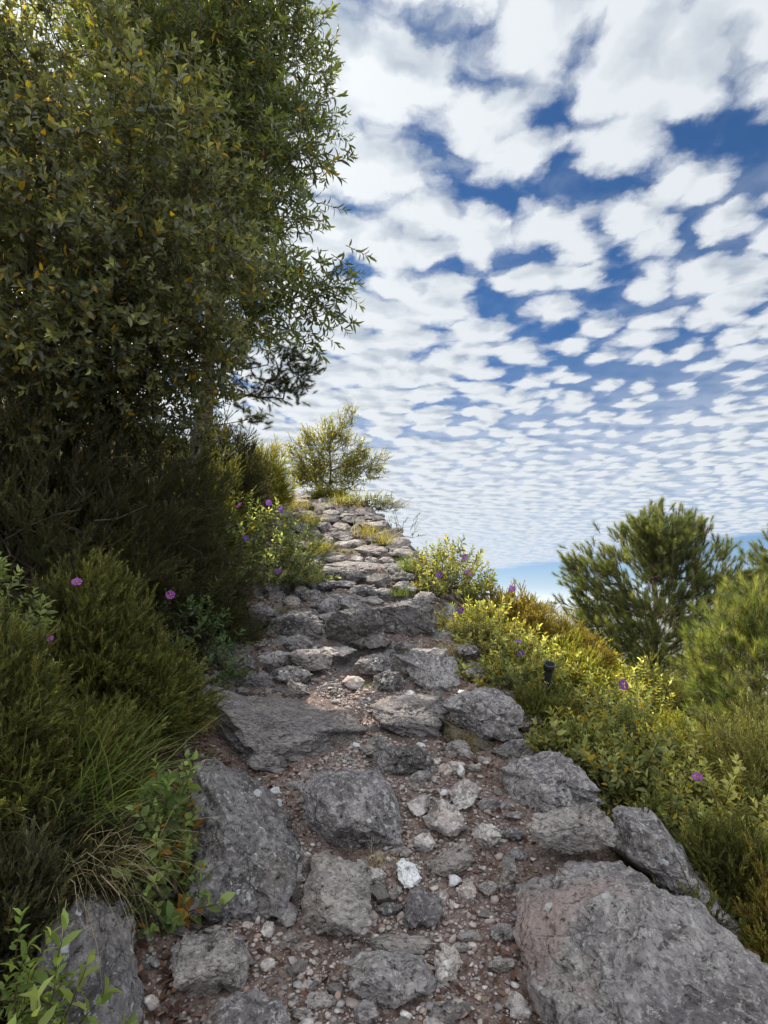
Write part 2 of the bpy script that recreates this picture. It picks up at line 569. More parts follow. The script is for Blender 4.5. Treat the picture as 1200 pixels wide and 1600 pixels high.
def poly_radius(q):
    """radius of a star-shaped outline, sampled at 360 angles, in units where the box is -1..1"""
    th = np.arange(360) / 360 * 2 * np.pi
    d = np.stack([np.cos(th), np.sin(th)], 1)
    best = np.zeros(360)
    n = len(q)
    for i in range(n):
        a, b = q[i], q[(i + 1) % n]
        e = b - a
        den = d[:, 0] * (-e[1]) + e[0] * d[:, 1]
        den = np.where(np.abs(den) < 1e-9, 1e-9, den)
        t = (a[0] * (-e[1]) + e[0] * a[1]) / den
        s = (d[:, 0] * a[1] - d[:, 1] * a[0]) / den
        ok = (s >= -1e-6) & (s <= 1 + 1e-6) & (t > 0)
        best = np.where(ok, np.maximum(best, t), best)
    best[best < .15] = .5
    k = np.ones(9) / 9
    return np.convolve(np.concatenate([best[-4:], best, best[:4]]), k, mode='valid')


ROCKS = []
ROCK_DISC = []


def rock(name, label, poly, mat, flat=.62, lift=.25, rough=.10, facets=9, sub=None, seed=None, cat='rock', tilt=0.0, square=0.0, layers=0.0):
    """A boulder whose outline follows the traced one, standing half sunk where the ground lies under it.
    poly: traced outline or (cx, cy, w, h).  flat: height share.  lift: how far its middle sits above the ground."""
    seed = seed if seed is not None else len(ROCKS) + 1
    r = np.random.default_rng(1000 + seed)
    if not isinstance(poly, list):
        poly = box_poly(*poly, r)
    q = np.array(poly, float)
    lo, hi = q.min(0), q.max(0)
    c0 = (lo + hi) / 2
    w, h = hi - lo
    base = hit(c0[0], min(c0[1] + h * .25, 1750))
    for it in range(2):
        d = base - CAM
        depth = d[1] * math.cos(PITCH) + d[2] * math.sin(PITCH)
        a = w / 2 * depth / F_PX
        H = h / 2 * depth / F_PX
        e = .12
        slope = math.atan2(float(height(base[0], base[1] + e, False)[0] - height(base[0], base[1] - e, False)[0]), 2 * e) + tilt
        alpha = -math.atan2(d[2], d[1])
        beta = max(alpha + slope, R(14))
        c = H * flat / math.cos(beta) if math.cos(beta) > .3 else H * flat
        b = math.sqrt(max(H * H - (c * math.cos(beta)) ** 2, 1e-6)) / math.sin(beta)
        b = min(max(b, .45 * a), 1.6 * a)
        base = hit(c0[0], c0[1], c * lift)
    C = base
    px_size = max(w, h)
    if sub is None:
        sub = 7 if px_size > 110 else 6 if px_size > 45 else 5
    s, f = ico(sub)
    s = s.copy()
    if square:
        s = np.sign(s) * np.abs(s) ** (1 - square)
        s /= np.abs(s).max(0)
    nf = r.normal(size=(facets, 3)); nf /= np.linalg.norm(nf, axis=1)[:, None]
    for n in nf:
        o = r.uniform(.55, .86)
        dd = s @ n - o
        s = s - np.maximum(dd, 0)[:, None] * n * .93
    s = s + s * (fbm(s * 1.6 + seed * 7.3, 3, seed)[:, None] * .13)
    # axes: X right, G along the slope, N out of the slope
    G = np.array([0, math.cos(slope), math.sin(slope)]); N = np.array([0, -math.sin(slope), math.cos(slope)])
    loc = np.stack([s[:, 0] * a, s[:, 1] * b, s[:, 2] * c], 1)
    W = loc[:, :1] * np.array([1., 0, 0]) + loc[:, 1:2] * G + loc[:, 2:] * N
    dn = d / np.linalg.norm(d)
    right = np.cross(dn, [0, 0, 1]); right /= np.linalg.norm(right)
    up = np.cross(right, dn)
    qq = np.stack([(q[:, 0] - c0[0]) / (w / 2), -(q[:, 1] - c0[1]) / (h / 2)], 1)
    want = poly_radius(qq)
    for it in range(3):
        rel = W + C - CAM
        dep = np.maximum(rel[:, 1] * math.cos(PITCH) + rel[:, 2] * math.sin(PITCH), .3)
        u = (rel[:, 0] / dep * F_PX + 600 - c0[0]) / (w / 2)
        v = ((rel[:, 2] * math.cos(PITCH) - rel[:, 1] * math.sin(PITCH)) / dep * F_PX - 800 + c0[1]) / (h / 2)
        rad = np.hypot(u, v); th = (np.degrees(np.arctan2(v, u)) % 360)
        now = np.zeros(360); np.maximum.at(now, th.astype(int) % 360, rad)
        now = np.array([now[np.arange(i - 6, i + 7) % 360].max() for i in range(360)])
        now = np.convolve(np.concatenate([now[-4:], now, now[:4]]), np.ones(9) / 9, mode='valid')
        ratio = np.clip(want / np.maximum(now, .1), .4, 2.2)
        kk = np.interp(th, np.arange(361), np.append(ratio, ratio[0]))
        kk = 1 + (kk - 1) * sstep(rad / np.maximum(np.interp(th, np.arange(361), np.append(now, now[0])), .1), 0, .85)
        ru = (W @ right)[:, None] * right; rv = (W @ up)[:, None] * up
        W = W + (kk - 1)[:, None] * (ru + rv) + ((kk - 1) * .4)[:, None] * ((W @ dn)[:, None] * dn)
    nrm = W / np.maximum(np.linalg.norm(W, axis=1), 1e-6)[:, None]
    m_ = min(a, H, c * 1.6)
    fr = .55 / max(m_, .02)
    wp = W + C
    disp = fbm(wp * fr * 1.2, 5, seed + 3, .58) * rough * 1.25 + (fbm(wp * fr * 2.6, 5, seed + 50, .6, ridged=True) - .2) * rough * .95
    if layers:
        lay = W @ (N * .94 + np.array([.3, .12, 0])) / max(m_, .02) * 4.5 + fbm(wp * fr, 2, seed) * .8
        disp += (np.abs((lay % 1.0) - .5) * 2 - .5) * layers * rough
    if sub >= 6:
        disp += fbm(wp * 26, 4, seed + 90, .65) * .014 / max(m_, .03)
        fis = 1 - np.abs(perlin(wp * np.array([4.2, 5.5, 8.5]) + fbm(wp * 5, 3, seed)[:, None] * 1.1, seed + 7))
        disp -= np.maximum(fis - .90, 0) * (.32 / max(m_ / .12, 1)) * 1.6
        pits = fbm(wp * 17, 3, seed + 120, .6)
        disp -= np.maximum(pits - .18, 0) * .085 / max(m_, .05)
    W = W + nrm * (disp * m_)[:, None]
    me = mesh_np(name, W, f, mat, None, True)
    o = link(name, me, None, C)
    tag(o, label, cat)
    ROCKS.append(o)
    ROCK_DISC.append((C[0], C[1], a, min(b, 1.2 * a), C[2] + c))
    return o


exec_rocks = True
# --- lower path
rock('boulder', 'biggest grey limestone boulder with pale crusts in the bottom right corner',
     [(800, 1450), (826, 1392), (872, 1356), (943, 1338), (1005, 1352), (1085, 1405), (1195, 1500), (1330, 1650), (1260, 1790), (1050, 1850), (920, 1760), (860, 1620), (826, 1530)], M_BIG, .6, .15, .13, 9, 8, layers=.2)
rock('boulder', 'dark rock shelf sloping away behind the biggest boulder, below the bare shrub stems',
     [(945, 1325), (962, 1262), (1017, 1256), (1066, 1310), (1085, 1362), (1150, 1420), (1210, 1490), (1190, 1520), (1100, 1450), (1010, 1380)], M_ROCK, .6, .2, .09, 8, 7)
rock('rock', 'flat topped grey rock with round lichen rings beside the bare shrub stems',
     [(781, 1200), (820, 1180), (870, 1171), (895, 1188), (930, 1225), (946, 1256), (900, 1270), (840, 1280), (800, 1252), (783, 1225)], M_ROCK, .6, .35, .07, 10, 7, square=.2)
rock('rock', 'two toned rock, blue grey and creamy, leaning on the biggest boulder',
     [(833, 1270), (870, 1264), (910, 1258), (930, 1249), (945, 1270), (967, 1300), (958, 1322), (900, 1336), (845, 1328), (828, 1300)], M_SUNROCK, .85, 1.15, .07, 10, 7, square=.2)
rock('boulder', 'dark angular boulder perched at the path edge above a mossy hollow',
     [(685, 1102), (702, 1088), (742, 1074), (778, 1075), (802, 1092), (818, 1112), (815, 1152), (790, 1162), (745, 1152), (712, 1128)], M_ROCK, .8, .75, .07, 9, 7, square=.15)
rock('mossy_rock', 'brown moss covered rock in the hollow under the perched boulder',
     [(684, 1118), (712, 1130), (760, 1150), (785, 1165), (765, 1182), (725, 1176), (696, 1160)], M_MOSSY, .6, .2, .08)
rock('rock', 'low grey speckled rock between the perched boulder and the lichen ringed rock',
     (808, 1176, 84, 40), M_DARK, .6, .2)
rock('rock', 'small squat rock with a rusty base in front of the mossy hollow', (717, 1174, 46, 42), M_SUNROCK, .8, .5)
rock('rock', 'oblong dark grey rock lying across the path above the pinkish stones',
     [(582, 1180), (590, 1163), (625, 1165), (655, 1165), (672, 1180), (673, 1205), (640, 1215), (605, 1214), (585, 1200)], M_DARK, .75, .5, .08)
rock('boulder', 'rounded grey boulder with white lichen dots in the middle of the path',
     [(469, 1232), (500, 1206), (540, 1199), (590, 1204), (612, 1230), (626, 1280), (632, 1325), (600, 1342), (560, 1332), (500, 1318), (474, 1290)], M_ROCK, .66, .45, .09, 10, 7)
rock('slab', 'squarish grey slab split by a diagonal crack in front of the rounded boulder',
     [(465, 1448), (474, 1400), (487, 1340), (510, 1329), (545, 1344), (573, 1339), (581, 1380), (582, 1445), (560, 1467), (530, 1461), (490, 1457)], M_SUNROCK, .45, .6, .06, 8, 7, square=.3, layers=.5)
rock('stone', 'thin upright sliver of grey stone against the left side of the cracked slab', (479, 1362, 14, 66), M_SUNROCK, .5, .4)
rock('boulder', 'broad furrowed grey boulder beside the leafy green plant on the left',
     [(298, 1250), (305, 1195), (340, 1182), (375, 1200), (420, 1235), (456, 1270), (467, 1320), (463, 1385), (442, 1432), (390, 1447), (330, 1440), (296, 1425), (288, 1370), (300, 1320)], M_LEFT, .5, .15, .13, 9, 8, layers=.2)
rock('boulder', 'dark boulder with scattered white spots in the bottom left corner',
     [(62, 1440), (120, 1402), (190, 1412), (212, 1450), (216, 1520), (226, 1600), (200, 1700), (60, 1720), (10, 1560)], M_LEFT, .5, .05, .13, 9, 7)
rock('rock', 'knobbly block of grey rock with a pale top beside the reddish leaf litter',
     [(264, 1482), (290, 1461), (345, 1456), (380, 1464), (390, 1500), (379, 1548), (340, 1558), (300, 1566), (272, 1540)], M_SUNROCK, .62, .5, .1, 10, 7, square=.15)
rock('rock', 'rounded grey rock at the bottom edge, just in front of the knobbly block',
     [(318, 1600), (345, 1560), (400, 1546), (435, 1560), (450, 1600), (440, 1660), (340, 1660)], M_ROCK, .6, .4, .09, 9, 7)
rock('rock', 'wide jagged grey rock in the gravel at the bottom centre of the path',
     [(533, 1502), (560, 1489), (610, 1484), (660, 1494), (686, 1530), (681, 1557), (620, 1579), (575, 1567), (546, 1542)], M_ROCK, .6, .45, .1, 11, 7)
rock('rock', 'low narrow grey rock just behind the wide jagged rock', (627, 1475, 114, 38), M_SUNROCK, .6, .3)
rock('stone', 'rounded whitish stone tucked against the right end of the wide jagged rock', (699, 1506, 46, 62), M_PALE, .6, .45)
rock('stone', 'dark pentagonal stone just below the bright white stone',
     [(627, 1440), (640, 1391), (655, 1384), (691, 1405), (686, 1440), (670, 1454), (640, 1451)], M_DARK, .6, .5, .06, 10)
rock('stone', 'bright white smooth stone right of the tuft under the rounded boulder',
     [(619, 1350), (630, 1340), (648, 1350), (660, 1372), (652, 1386), (632, 1388), (622, 1372)], M_WHITE, .6, .5, .05, 9)
rock('stone', 'greyish pink stone, left one of the pair split by a narrow gap',
     [(634, 1255), (655, 1242), (672, 1241), (672, 1262), (658, 1278), (645, 1275)], M_PALE, .65, .5, .05)
rock('stone', 'largest pinkish beige stone, right one of the pair split by a narrow gap',
     [(659, 1276), (675, 1262), (676, 1244), (700, 1250), (724, 1274), (732, 1295), (702, 1310), (670, 1299)], M_PALE, .65, .5, .05)
rock('stone', 'angular beige stone with a broken face, above the pinkish pair', (725, 1241, 50, 54), M_PALE, .7, .5, .07, 12)
rock('stone', 'chunky tan stone with a bright chipped top, right of the pinkish pair', (760, 1305, 48, 49), M_PALE, .7, .5, .07, 12)
rock('stone', 'small upright egg shaped grey beige stone below the pinkish pair', (663, 1317, 36, 38), M_PALE, .75, .5, .05)
rock('stone', 'wedge shaped greyish stone with a straight top edge, above the pentagonal stone',
     [(663, 1346), (690, 1332), (725, 1312), (736, 1325), (741, 1346), (720, 1362), (700, 1371), (675, 1366)], M_SUNROCK, .65, .5, .06, 10)
rock('stone', 'half buried pale stone right of the dark pentagonal stone', (729, 1397, 34, 50), M_PALE, .6, .4)
rock('stone', 'pointed triangular grey stone against the left edge of the biggest boulder',
     [(776, 1385), (785, 1362), (804, 1336), (808, 1360), (800, 1395), (780, 1402)], M_SUNROCK, .7, .5, .05)
rock('stone', 'flat reddish brown stone beside the dark pentagonal stone', (691, 1404, 26, 28), M_PALE, .5, .4)
rock('stone', 'small brown stone in front of the oblong dark rock', (655, 1216, 30, 24), M_SUNROCK, .7, .4)
rock('stone', 'small square grey stone left of the dark pentagonal stone', (614, 1398, 20, 23), M_SUNROCK, .6, .4)
rock('stone', 'smooth oval cream stone in front of the small rusty based rock', (695, 1204, 28, 24), M_PALE, .7, .5, .04)
rock('stone', 'slim white stone standing beside the smooth oval cream stone', (720, 1205, 14, 22), M_WHITE, .7, .5, .04)
rock('stone', 'pinkish round stone touching the right end of the oblong dark rock', (681, 1190, 20, 18), M_PALE, .7, .5, .04)
rock('stone', 'tiny white stone resting on the ledge beside the perched boulder', (721, 1082, 14, 10), M_WHITE, .7, .9, .04)
rock('stone', 'long pale grey stone leaning beside the left edge of the cracked slab', (450, 1430, 32, 46), M_SUNROCK, .6, .5)
rock('stone', 'grey cobble in front of the left corner of the cracked slab', (453, 1467, 30, 30), M_SUNROCK, .6, .5)
rock('stone', 'flat grey chip in front of the cracked slab, beside the grey cobble', (472, 1480, 28, 18), M_SUNROCK, .6, .5)
rock('stone', 'whitish cube like stone below the furrowed boulder', (419, 1452, 24, 27), M_PALE, .65, .5)
rock('stone', 'pale rounded stone at the foot of the furrowed boulder', (388, 1448, 25, 19), M_PALE, .65, .5)
rock('stone', 'round pale stone in the gravel right of the knobbly block', (419, 1508, 25, 23), M_PALE, .65, .5)
rock('stone', 'round white stone in leaf litter beside the white spotted dark boulder', (237, 1567, 26, 26), M_PALE, .65, .5)
rock('stone', 'whitish flat stone on the far rim of the knobbly block', (307, 1460, 34, 15), M_PALE, .6, .5)
rock('rock', 'small lumpy grey rock at the bottom edge below the wide jagged rock', (572, 1585, 44, 50), M_ROCK, .65, .4)

# --- middle of the path
rock('slab', 'long streaked slab of dark bedrock sloping across the left half of the path',
     [(298, 1088), (330, 1068), (400, 1083), (470, 1098), (540, 1108), (580, 1140), (548, 1162), (500, 1188), (440, 1208), (390, 1203), (345, 1172), (308, 1132)], M_SLAB, .45, .1, .10, 8, 7, layers=.7)
rock('slab', 'knobbly bedrock slab beside the left of the perched boulder',
     [(578, 1102), (610, 1086), (690, 1084), (702, 1110), (694, 1140), (704, 1162), (662, 1164), (636, 1152), (598, 1136), (582, 1122)], M_SLAB, .55, .2, .11, 9, 7, layers=.4)
rock('rock', 'broad grey rock under the grass tuft at the right edge of the path',
     [(612, 1024), (650, 1013), (700, 1014), (713, 1035), (725, 1070), (706, 1085), (665, 1081), (645, 1066), (632, 1042)], M_ROCK, .7, .35, .1, 9, 7)
rock('rock', 'lumpy grey rock left of the rock with the grass tuft', (587, 1038, 66, 36), M_ROCK, .7, .45, .1)
rock('rock', 'dark blocky rock below the lumpy rock, next to the sunlit gravel', (607, 1067, 54, 40), M_DARK, .75, .5, .09)
rock('stone', 'sunlit cream stone on the bright gravel patch', (552, 1067, 38, 23), M_PALE, .7, .5)
rock('rock', 'rock with a bright flat sunlit top above the gravel patch',
     [(447, 1023), (465, 1014), (507, 1014), (521, 1026), (516, 1046), (480, 1048), (458, 1035)], M_SUNROCK, .8, .55, .06, 9, square=.25)
rock('rock', 'thin tan ledge behind the flat topped sunlit rock', (526, 1017, 64, 18), M_PALE, .6, .5)
rock('rock', 'humped dark rock at the left margin in front of the heather',
     [(334, 1022), (360, 1010), (388, 1012), (400, 1045), (365, 1055), (342, 1046)], M_DARK, .8, .4, .1)
rock('rock', 'bluish flat stone near the foot of the dark left bushes', (402, 1004, 46, 16), M_ROCK, .6, .4)
rock('rock', 'smooth grey rock between the humped rock and the flat topped sunlit rock', (430, 1029, 62, 28), M_ROCK, .7, .4)
rock('rock', 'low dark grey rock behind the smooth grey rock', (466, 1008, 54, 18), M_DARK, .7, .4)
rock('rock', 'triangular dark rock resting on the upper edge of the streaked slab',
     [(366, 1071), (385, 1055), (407, 1041), (421, 1055), (437, 1073), (420, 1080), (385, 1079)], M_DARK, .85, .5, .07)
rock('rock', 'grey rock with a grass wisp between the triangular rock and the gravel patch', (454, 1055, 74, 32), M_ROCK, .65, .4)
rock('rock', 'sharp wedge shaped rock pointing right on the upper edge of the streaked slab',
     [(441, 1082), (453, 1060), (475, 1070), (493, 1088), (470, 1092), (447, 1090)], M_SUNROCK, .8, .5, .05)
# --- the big step
rock('boulder', 'large square dark block forming the right half of the high step',
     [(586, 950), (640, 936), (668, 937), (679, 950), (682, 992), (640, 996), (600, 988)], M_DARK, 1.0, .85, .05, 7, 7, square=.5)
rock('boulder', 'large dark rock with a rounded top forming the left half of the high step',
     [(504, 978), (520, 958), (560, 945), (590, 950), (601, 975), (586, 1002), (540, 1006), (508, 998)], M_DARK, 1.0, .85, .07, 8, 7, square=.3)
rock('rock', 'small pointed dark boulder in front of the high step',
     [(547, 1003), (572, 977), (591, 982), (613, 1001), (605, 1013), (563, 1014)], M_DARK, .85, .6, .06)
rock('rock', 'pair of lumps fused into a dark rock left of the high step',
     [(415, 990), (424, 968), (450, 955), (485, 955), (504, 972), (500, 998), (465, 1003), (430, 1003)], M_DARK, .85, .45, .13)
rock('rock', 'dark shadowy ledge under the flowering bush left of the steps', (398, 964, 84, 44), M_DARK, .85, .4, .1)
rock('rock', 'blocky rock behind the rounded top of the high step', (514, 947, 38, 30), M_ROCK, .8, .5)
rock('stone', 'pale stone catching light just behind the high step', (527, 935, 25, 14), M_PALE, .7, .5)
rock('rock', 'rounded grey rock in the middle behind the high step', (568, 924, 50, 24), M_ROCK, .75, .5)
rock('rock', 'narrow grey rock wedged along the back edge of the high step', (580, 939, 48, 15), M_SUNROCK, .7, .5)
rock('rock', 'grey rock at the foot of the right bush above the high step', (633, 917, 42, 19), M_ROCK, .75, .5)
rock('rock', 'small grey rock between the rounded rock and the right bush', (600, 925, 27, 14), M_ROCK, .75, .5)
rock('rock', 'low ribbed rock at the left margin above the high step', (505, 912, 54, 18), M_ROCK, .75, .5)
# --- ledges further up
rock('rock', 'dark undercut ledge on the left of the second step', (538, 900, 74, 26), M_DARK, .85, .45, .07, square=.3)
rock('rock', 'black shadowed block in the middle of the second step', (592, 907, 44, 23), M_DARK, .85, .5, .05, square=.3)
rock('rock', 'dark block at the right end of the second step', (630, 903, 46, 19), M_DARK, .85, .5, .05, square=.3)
rock('slab', 'flat bedrock tread above the second step', (558, 888, 116, 24), M_SUNROCK, .55, .4, .08)
rock('stone', 'small pale knob, leftmost of the three bright stones in a row', (558, 874, 20, 12), M_PALE, .8, .6)
rock('stone', 'small pale knob, middle of the three bright stones in a row', (579, 875, 21, 12), M_PALE, .8, .6)
rock('stone', 'small pale knob, rightmost of the three bright stones in a row', (604, 875, 25, 11), M_PALE, .8, .6)
rock('rock', 'broad sunlit grey hump left of the three bright stones', (528, 874, 44, 16), M_SUNROCK, .75, .5)
rock('slab', 'thin bright slab jutting over a dark gap in the third step', [(551, 858), (570, 851), (600, 854), (607, 860), (603, 872), (570, 870)], M_SUNROCK, .75, .6, .05, 7, square=.3)
rock('slab', 'pale flat slab left of the jutting slab', (535, 851, 30, 14), M_PALE, .7, .5)
rock('stone', 'pale flat stone behind the jutting slab', (556, 847, 26, 9), M_PALE, .7, .5)
rock('stone', 'pale flat stone at the back of the third step beside the grass', (540, 841, 32, 9), M_PALE, .7, .5)
rock('rock', 'smooth domed rock on the right skyline of the path', [(579, 838), (600, 828), (622, 828), (637, 842), (610, 846)], M_SUNROCK, .85, .5, .05)
rock('rock', 'layered rock below the domed rock at the right edge', (623, 849, 46, 20), M_SUNROCK, .85, .5, .08, layers=.6)
rock('rock', 'low rock beside the right bush below the layered rock', (630, 865, 40, 17), M_SUNROCK, .8, .5)
rock('rock', 'dark sided rock above the grass on the upper path', (584, 824, 42, 19), M_SUNROCK, .85, .5)
rock('rock', 'round dark rock beside the yellow tuft on the left of the upper path', (505, 825, 21, 19), M_DARK, .85, .5)
rock('rock', 'flat topped rock in the centre of the upper path', (531, 826, 40, 21), M_SUNROCK, .85, .5, square=.2)
rock('rock', 'tilted pale rock on the upper path below the small tree', (518, 803, 32, 15), M_SUNROCK, .85, .5)
rock('rock', 'grey rock to the right of the tilted pale rock', (543, 809, 36, 14), M_SUNROCK, .85, .5)
rock('rock', 'narrow rock under the tilted pale rock', (514, 812, 30, 10), M_SUNROCK, .85, .5)
rock('rock', 'highest small rock under the grass below the small tree', (515, 793, 18, 11), M_SUNROCK, .85, .5)
rock('boulder', 'highest rock outcrop at the left of the small tree', (463, 777, 50, 19), M_SUNROCK, .85, .5, .08, layers=.5)
rock('rock', 'sloping grey rock just below the highest outcrop', (472, 789, 44, 19), M_SUNROCK, .85, .5)
rock('rock', 'pale rock above the big yellow grass tuft', (477, 803, 36, 12), M_PALE, .8, .5)
rock('rock', 'dark hollowed rock beneath the big yellow grass tuft', (481, 837, 34, 19), M_DARK, .85, .5)

# --- rocks packed between the steps, too alike to tell apart
r = np.random.default_rng(404)


def to_px(p):
    rel = np.asarray(p) - CAM
    dep = rel[1] * math.cos(PITCH) + rel[2] * math.sin(PITCH)
    return rel[0] / dep * F_PX + 600, 800 - (rel[2] * math.cos(PITCH) - rel[1] * math.sin(PITCH)) / dep * F_PX


made = 0
for _ in range(2200):
    if made >= 150:
        break
    yy = 1.75 + 7.6 * r.random() ** 1.25
    c, w = np.interp(yy, _cy, _cx), np.interp(yy, _cy, _cw)
    up_ = yy > 3.7
    xx = c + w * (r.uniform(-1.1, 1.1) if up_ else r.uniform(-1.2, .75))
    size = r.uniform(.11, .30) if up_ else r.uniform(.07, .15)
    if any(((xx - q[0]) / (q[2] + size * .3)) ** 2 + ((yy - q[1]) / (q[3] + size * .3)) ** 2 < .85 for q in ROCK_DISC):
        continue
    p_ = (xx, yy, float(height(xx, yy, False)[0]) + size * .1)
    qx, qy = to_px(p_)
    if not 150 < qx < 860 or qy > 1590 or (430 < qx < 650 and 1025 < qy < 1100):
        continue
    wp_ = size * F_PX / yy
    mt = [M_DARK, M_SUNROCK, M_ROCK, M_LEFT][r.integers(4)] if up_ else [M_SUNROCK, M_PALE, M_ROCK, M_SUNROCK][r.integers(4)]
    o = rock('rock', 'rugged grey rock packed among others between the steps of the path' if up_ else 'fist sized stone half buried in the gravel between the boulders',
             (qx, qy, wp_, wp_ * r.uniform(.42, .7)), mt, .8, .5, .11, 10, 6 if wp_ > 40 else 5, 500 + made, 'rock' if up_ else 'stone')
    tag(o, group='rugged rocks packed between the steps' if up_ else 'fist sized stones in the gravel')
    made += 1

# ------------------------------------------------------------------ loose stones, gravel and litter
def stone_shape(seed, sub):
    r = np.random.default_rng(seed)
    s, f = ico(sub)
    s = s.copy()
    for n in r.normal(size=(9, 3)):
        n = n / np.linalg.norm(n)
        dd = s @ n - r.uniform(.38, .75)
        s = s - np.maximum(dd, 0)[:, None] * n
    s = s * r.uniform(.6, 1.15, 3)
    s[:, 2] *= .75
    return s * (1 + fbm(s * 2 + seed, 3, seed)[:, None] * .12), f


def on_path(n, r, y0, y1, power=1.0, spread=1.0):
    y = y0 + (y1 - y0) * r.random(n) ** power
    c = np.interp(y, _cy, _cx); w = np.interp(y, _cy, _cw)
    x = c + w * spread * np.clip(r.normal(0, .55, n), -1.15, 1.15)
    return x, y


def clear_of_rocks(x, y, m=.85):
    k = np.ones(len(x), bool)
    for cx, cy_, a, b, _ in ROCK_DISC:
        k &= ((x - cx) / (a * m)) ** 2 + ((y - cy_) / (b * m)) ** 2 > 1
    return k


r = np.random.default_rng(33)
stone_meshes = []
for i in range(14):
    s, f = stone_shape(200 + i, 4)
    mat = (M_PALE, M_SUNROCK, M_WHITE, M_PALE, M_SUNROCK, M_ROCK, M_SUNROCK)[i % 7]
    stone_meshes.append((mesh_np('pebble', s * .5, f, mat, None, True), mat))
x, y = on_path(1400, r, 1.7, 6.0, 1.3)
k = clear_of_rocks(x, y); x, y = x[k][:230], y[k][:230]
z = height(x, y)
for i in range(len(x)):
    me, mat = stone_meshes[r.integers(len(stone_meshes))]
    sz = float(np.clip(r.lognormal(-2.85, .42), .03, .14))
    o = link('pebble', me, None, (x[i], y[i], z[i] + sz * .06))
    o.scale = (sz * r.uniform(.8, 1.3), sz * r.uniform(.8, 1.2), sz * r.uniform(.7, 1.0))
    o.rotation_euler = (r.uniform(-.3, .3), r.uniform(-.3, .3), r.uniform(0, 6.28))
    lab = {M_PALE: 'small loose beige pebble lying in the gravel of the path', M_SUNROCK: 'small loose grey pebble lying in the gravel of the path',
           M_WHITE: 'small loose white pebble lying in the gravel of the path', M_ROCK: 'small loose speckled grey pebble lying in the gravel of the path'}[mat]
    tag(o, lab, 'pebble', {M_PALE: 'beige pebbles', M_SUNROCK: 'grey pebbles', M_WHITE: 'white pebbles', M_ROCK: 'speckled grey pebbles'}[mat] + ' loose on the path')


def gravel_mat():
    m, g, b, out = new_mat('gravel_chips')
    a = g.node('ShaderNodeAttribute', attribute_name='tint')
    tcn = g.node('ShaderNodeTexCoord')
    n = g.noise(tcn.outputs['Object'], 90, 4, .6)
    g.put(b.inputs['Base Color'], g.mix(g.ramp(n, .35, .65, 0, .5), a.outputs['Color'], (.16, .11, .09)))
    b.inputs['Roughness'].default_value = .9
    return m


x, y = on_path(21000, r, 1.55, 6.6, 1.5)
x = np.concatenate([x, r.normal(-.22, .24, 1500), r.normal(-.15, .16, 900)]); y = np.concatenate([y, r.normal(4.45, .15, 1500), r.normal(3.45, .22, 900)])  # first extra cluster: gravel added to brighten the sunlit patch
k = clear_of_rocks(x, y, .8)
dens_n = fbm(np.stack([x * 1.7, y * 1.7, x * 0], 1), 3, 77)
k &= (dens_n + r.random(len(x)) * .9 - .35 * sstep(x, .25, .5) > .16) | (np.arange(len(x)) >= 21000)
x, y = x[k], y[k]
z = height(x, y)
n = len(x)
shapes = [stone_shape(300 + i, 1) for i in range(8)] + [stone_shape(320 + i, 2) for i in range(4)]
vs, fs, cs, off = [], [], [], 0
which = r.integers(0, 12, n)
size = np.clip(r.lognormal(-4.75, .55, n), .0035, .030)
pal = np.array([(.46, .41, .37), (.40, .34, .30), (.30, .25, .22), (.54, .51, .48), (.34, .24, .19), (.28, .27, .27), (.20, .15, .13)])
colr = pal[r.choice(len(pal), n, p=(.2, .2, .2, .08, .08, .14, .1))] * np.array([.92, .9, .9]) * r.uniform(.75, 1.15, (n, 1))
rot = r.uniform(0, 6.28, n)
for wv in range(12):
    idx = np.nonzero(which == wv)[0]
    s, f = shapes[wv]
    ca, sa = np.cos(rot[idx])[:, None], np.sin(rot[idx])[:, None]
    sx = s[None, :, 0] * r.uniform(.7, 1.3, (len(idx), 1)); sy = s[None, :, 1]; sz_ = s[None, :, 2] * r.uniform(.5, 1., (len(idx), 1))
    V = np.stack([sx * ca - sy * sa, sx * sa + sy * ca, sz_], -1) * size[idx][:, None, None]
    V += np.stack([x[idx], y[idx], z[idx] + size[idx] * .25], 1)[:, None, :]
    vs.append(V.reshape(-1, 3)); cs.append(np.repeat(colr[idx], len(s), 0))
    fs.append((f[None] + (np.arange(len(idx)) * len(s))[:, None, None]).reshape(-1, 3) + off)
    off += V.shape[0] * len(s)
tag(link('gravel', mesh_np('gravel', np.concatenate(vs), np.concatenate(fs), gravel_mat(), np.concatenate(cs))),
    'pinkish beige limestone gravel scattered over the path', 'gravel', kind='stuff')


# ------------------------------------------------------------------ foliage building blocks
def norm(v):
    return v / np.maximum(np.linalg.norm(v, axis=-1, keepdims=True), 1e-9)


def leaf_verts(L, W, fold=.25, droop=.15, simple=False):
    if simple:
        v = np.array([[0, 0, 0], [W / 2, L * .45, W * fold], [0, L, -L * droop], [-W / 2, L * .45, W * fold]])
        t = np.array([[0, 1, 2], [0, 2, 3]])
    else:
        v = np.array([[0, 0, 0], [0, L * .33, 0], [0, L * .7, -L * droop * .4], [0, L, -L * droop],
                      [-W * .46, L * .30, W * fold], [-W * .42, L * .66, W * fold - L * droop * .3],
                      [W * .46, L * .30, W * fold], [W * .42, L * .66, W * fold - L * droop * .3]])
        t = np.array([[0, 6, 1], [0, 1, 4], [1, 6, 7], [1, 7, 2], [4, 1, 2], [4, 2, 5], [2, 7, 3], [2, 3, 5]])
    return v, t


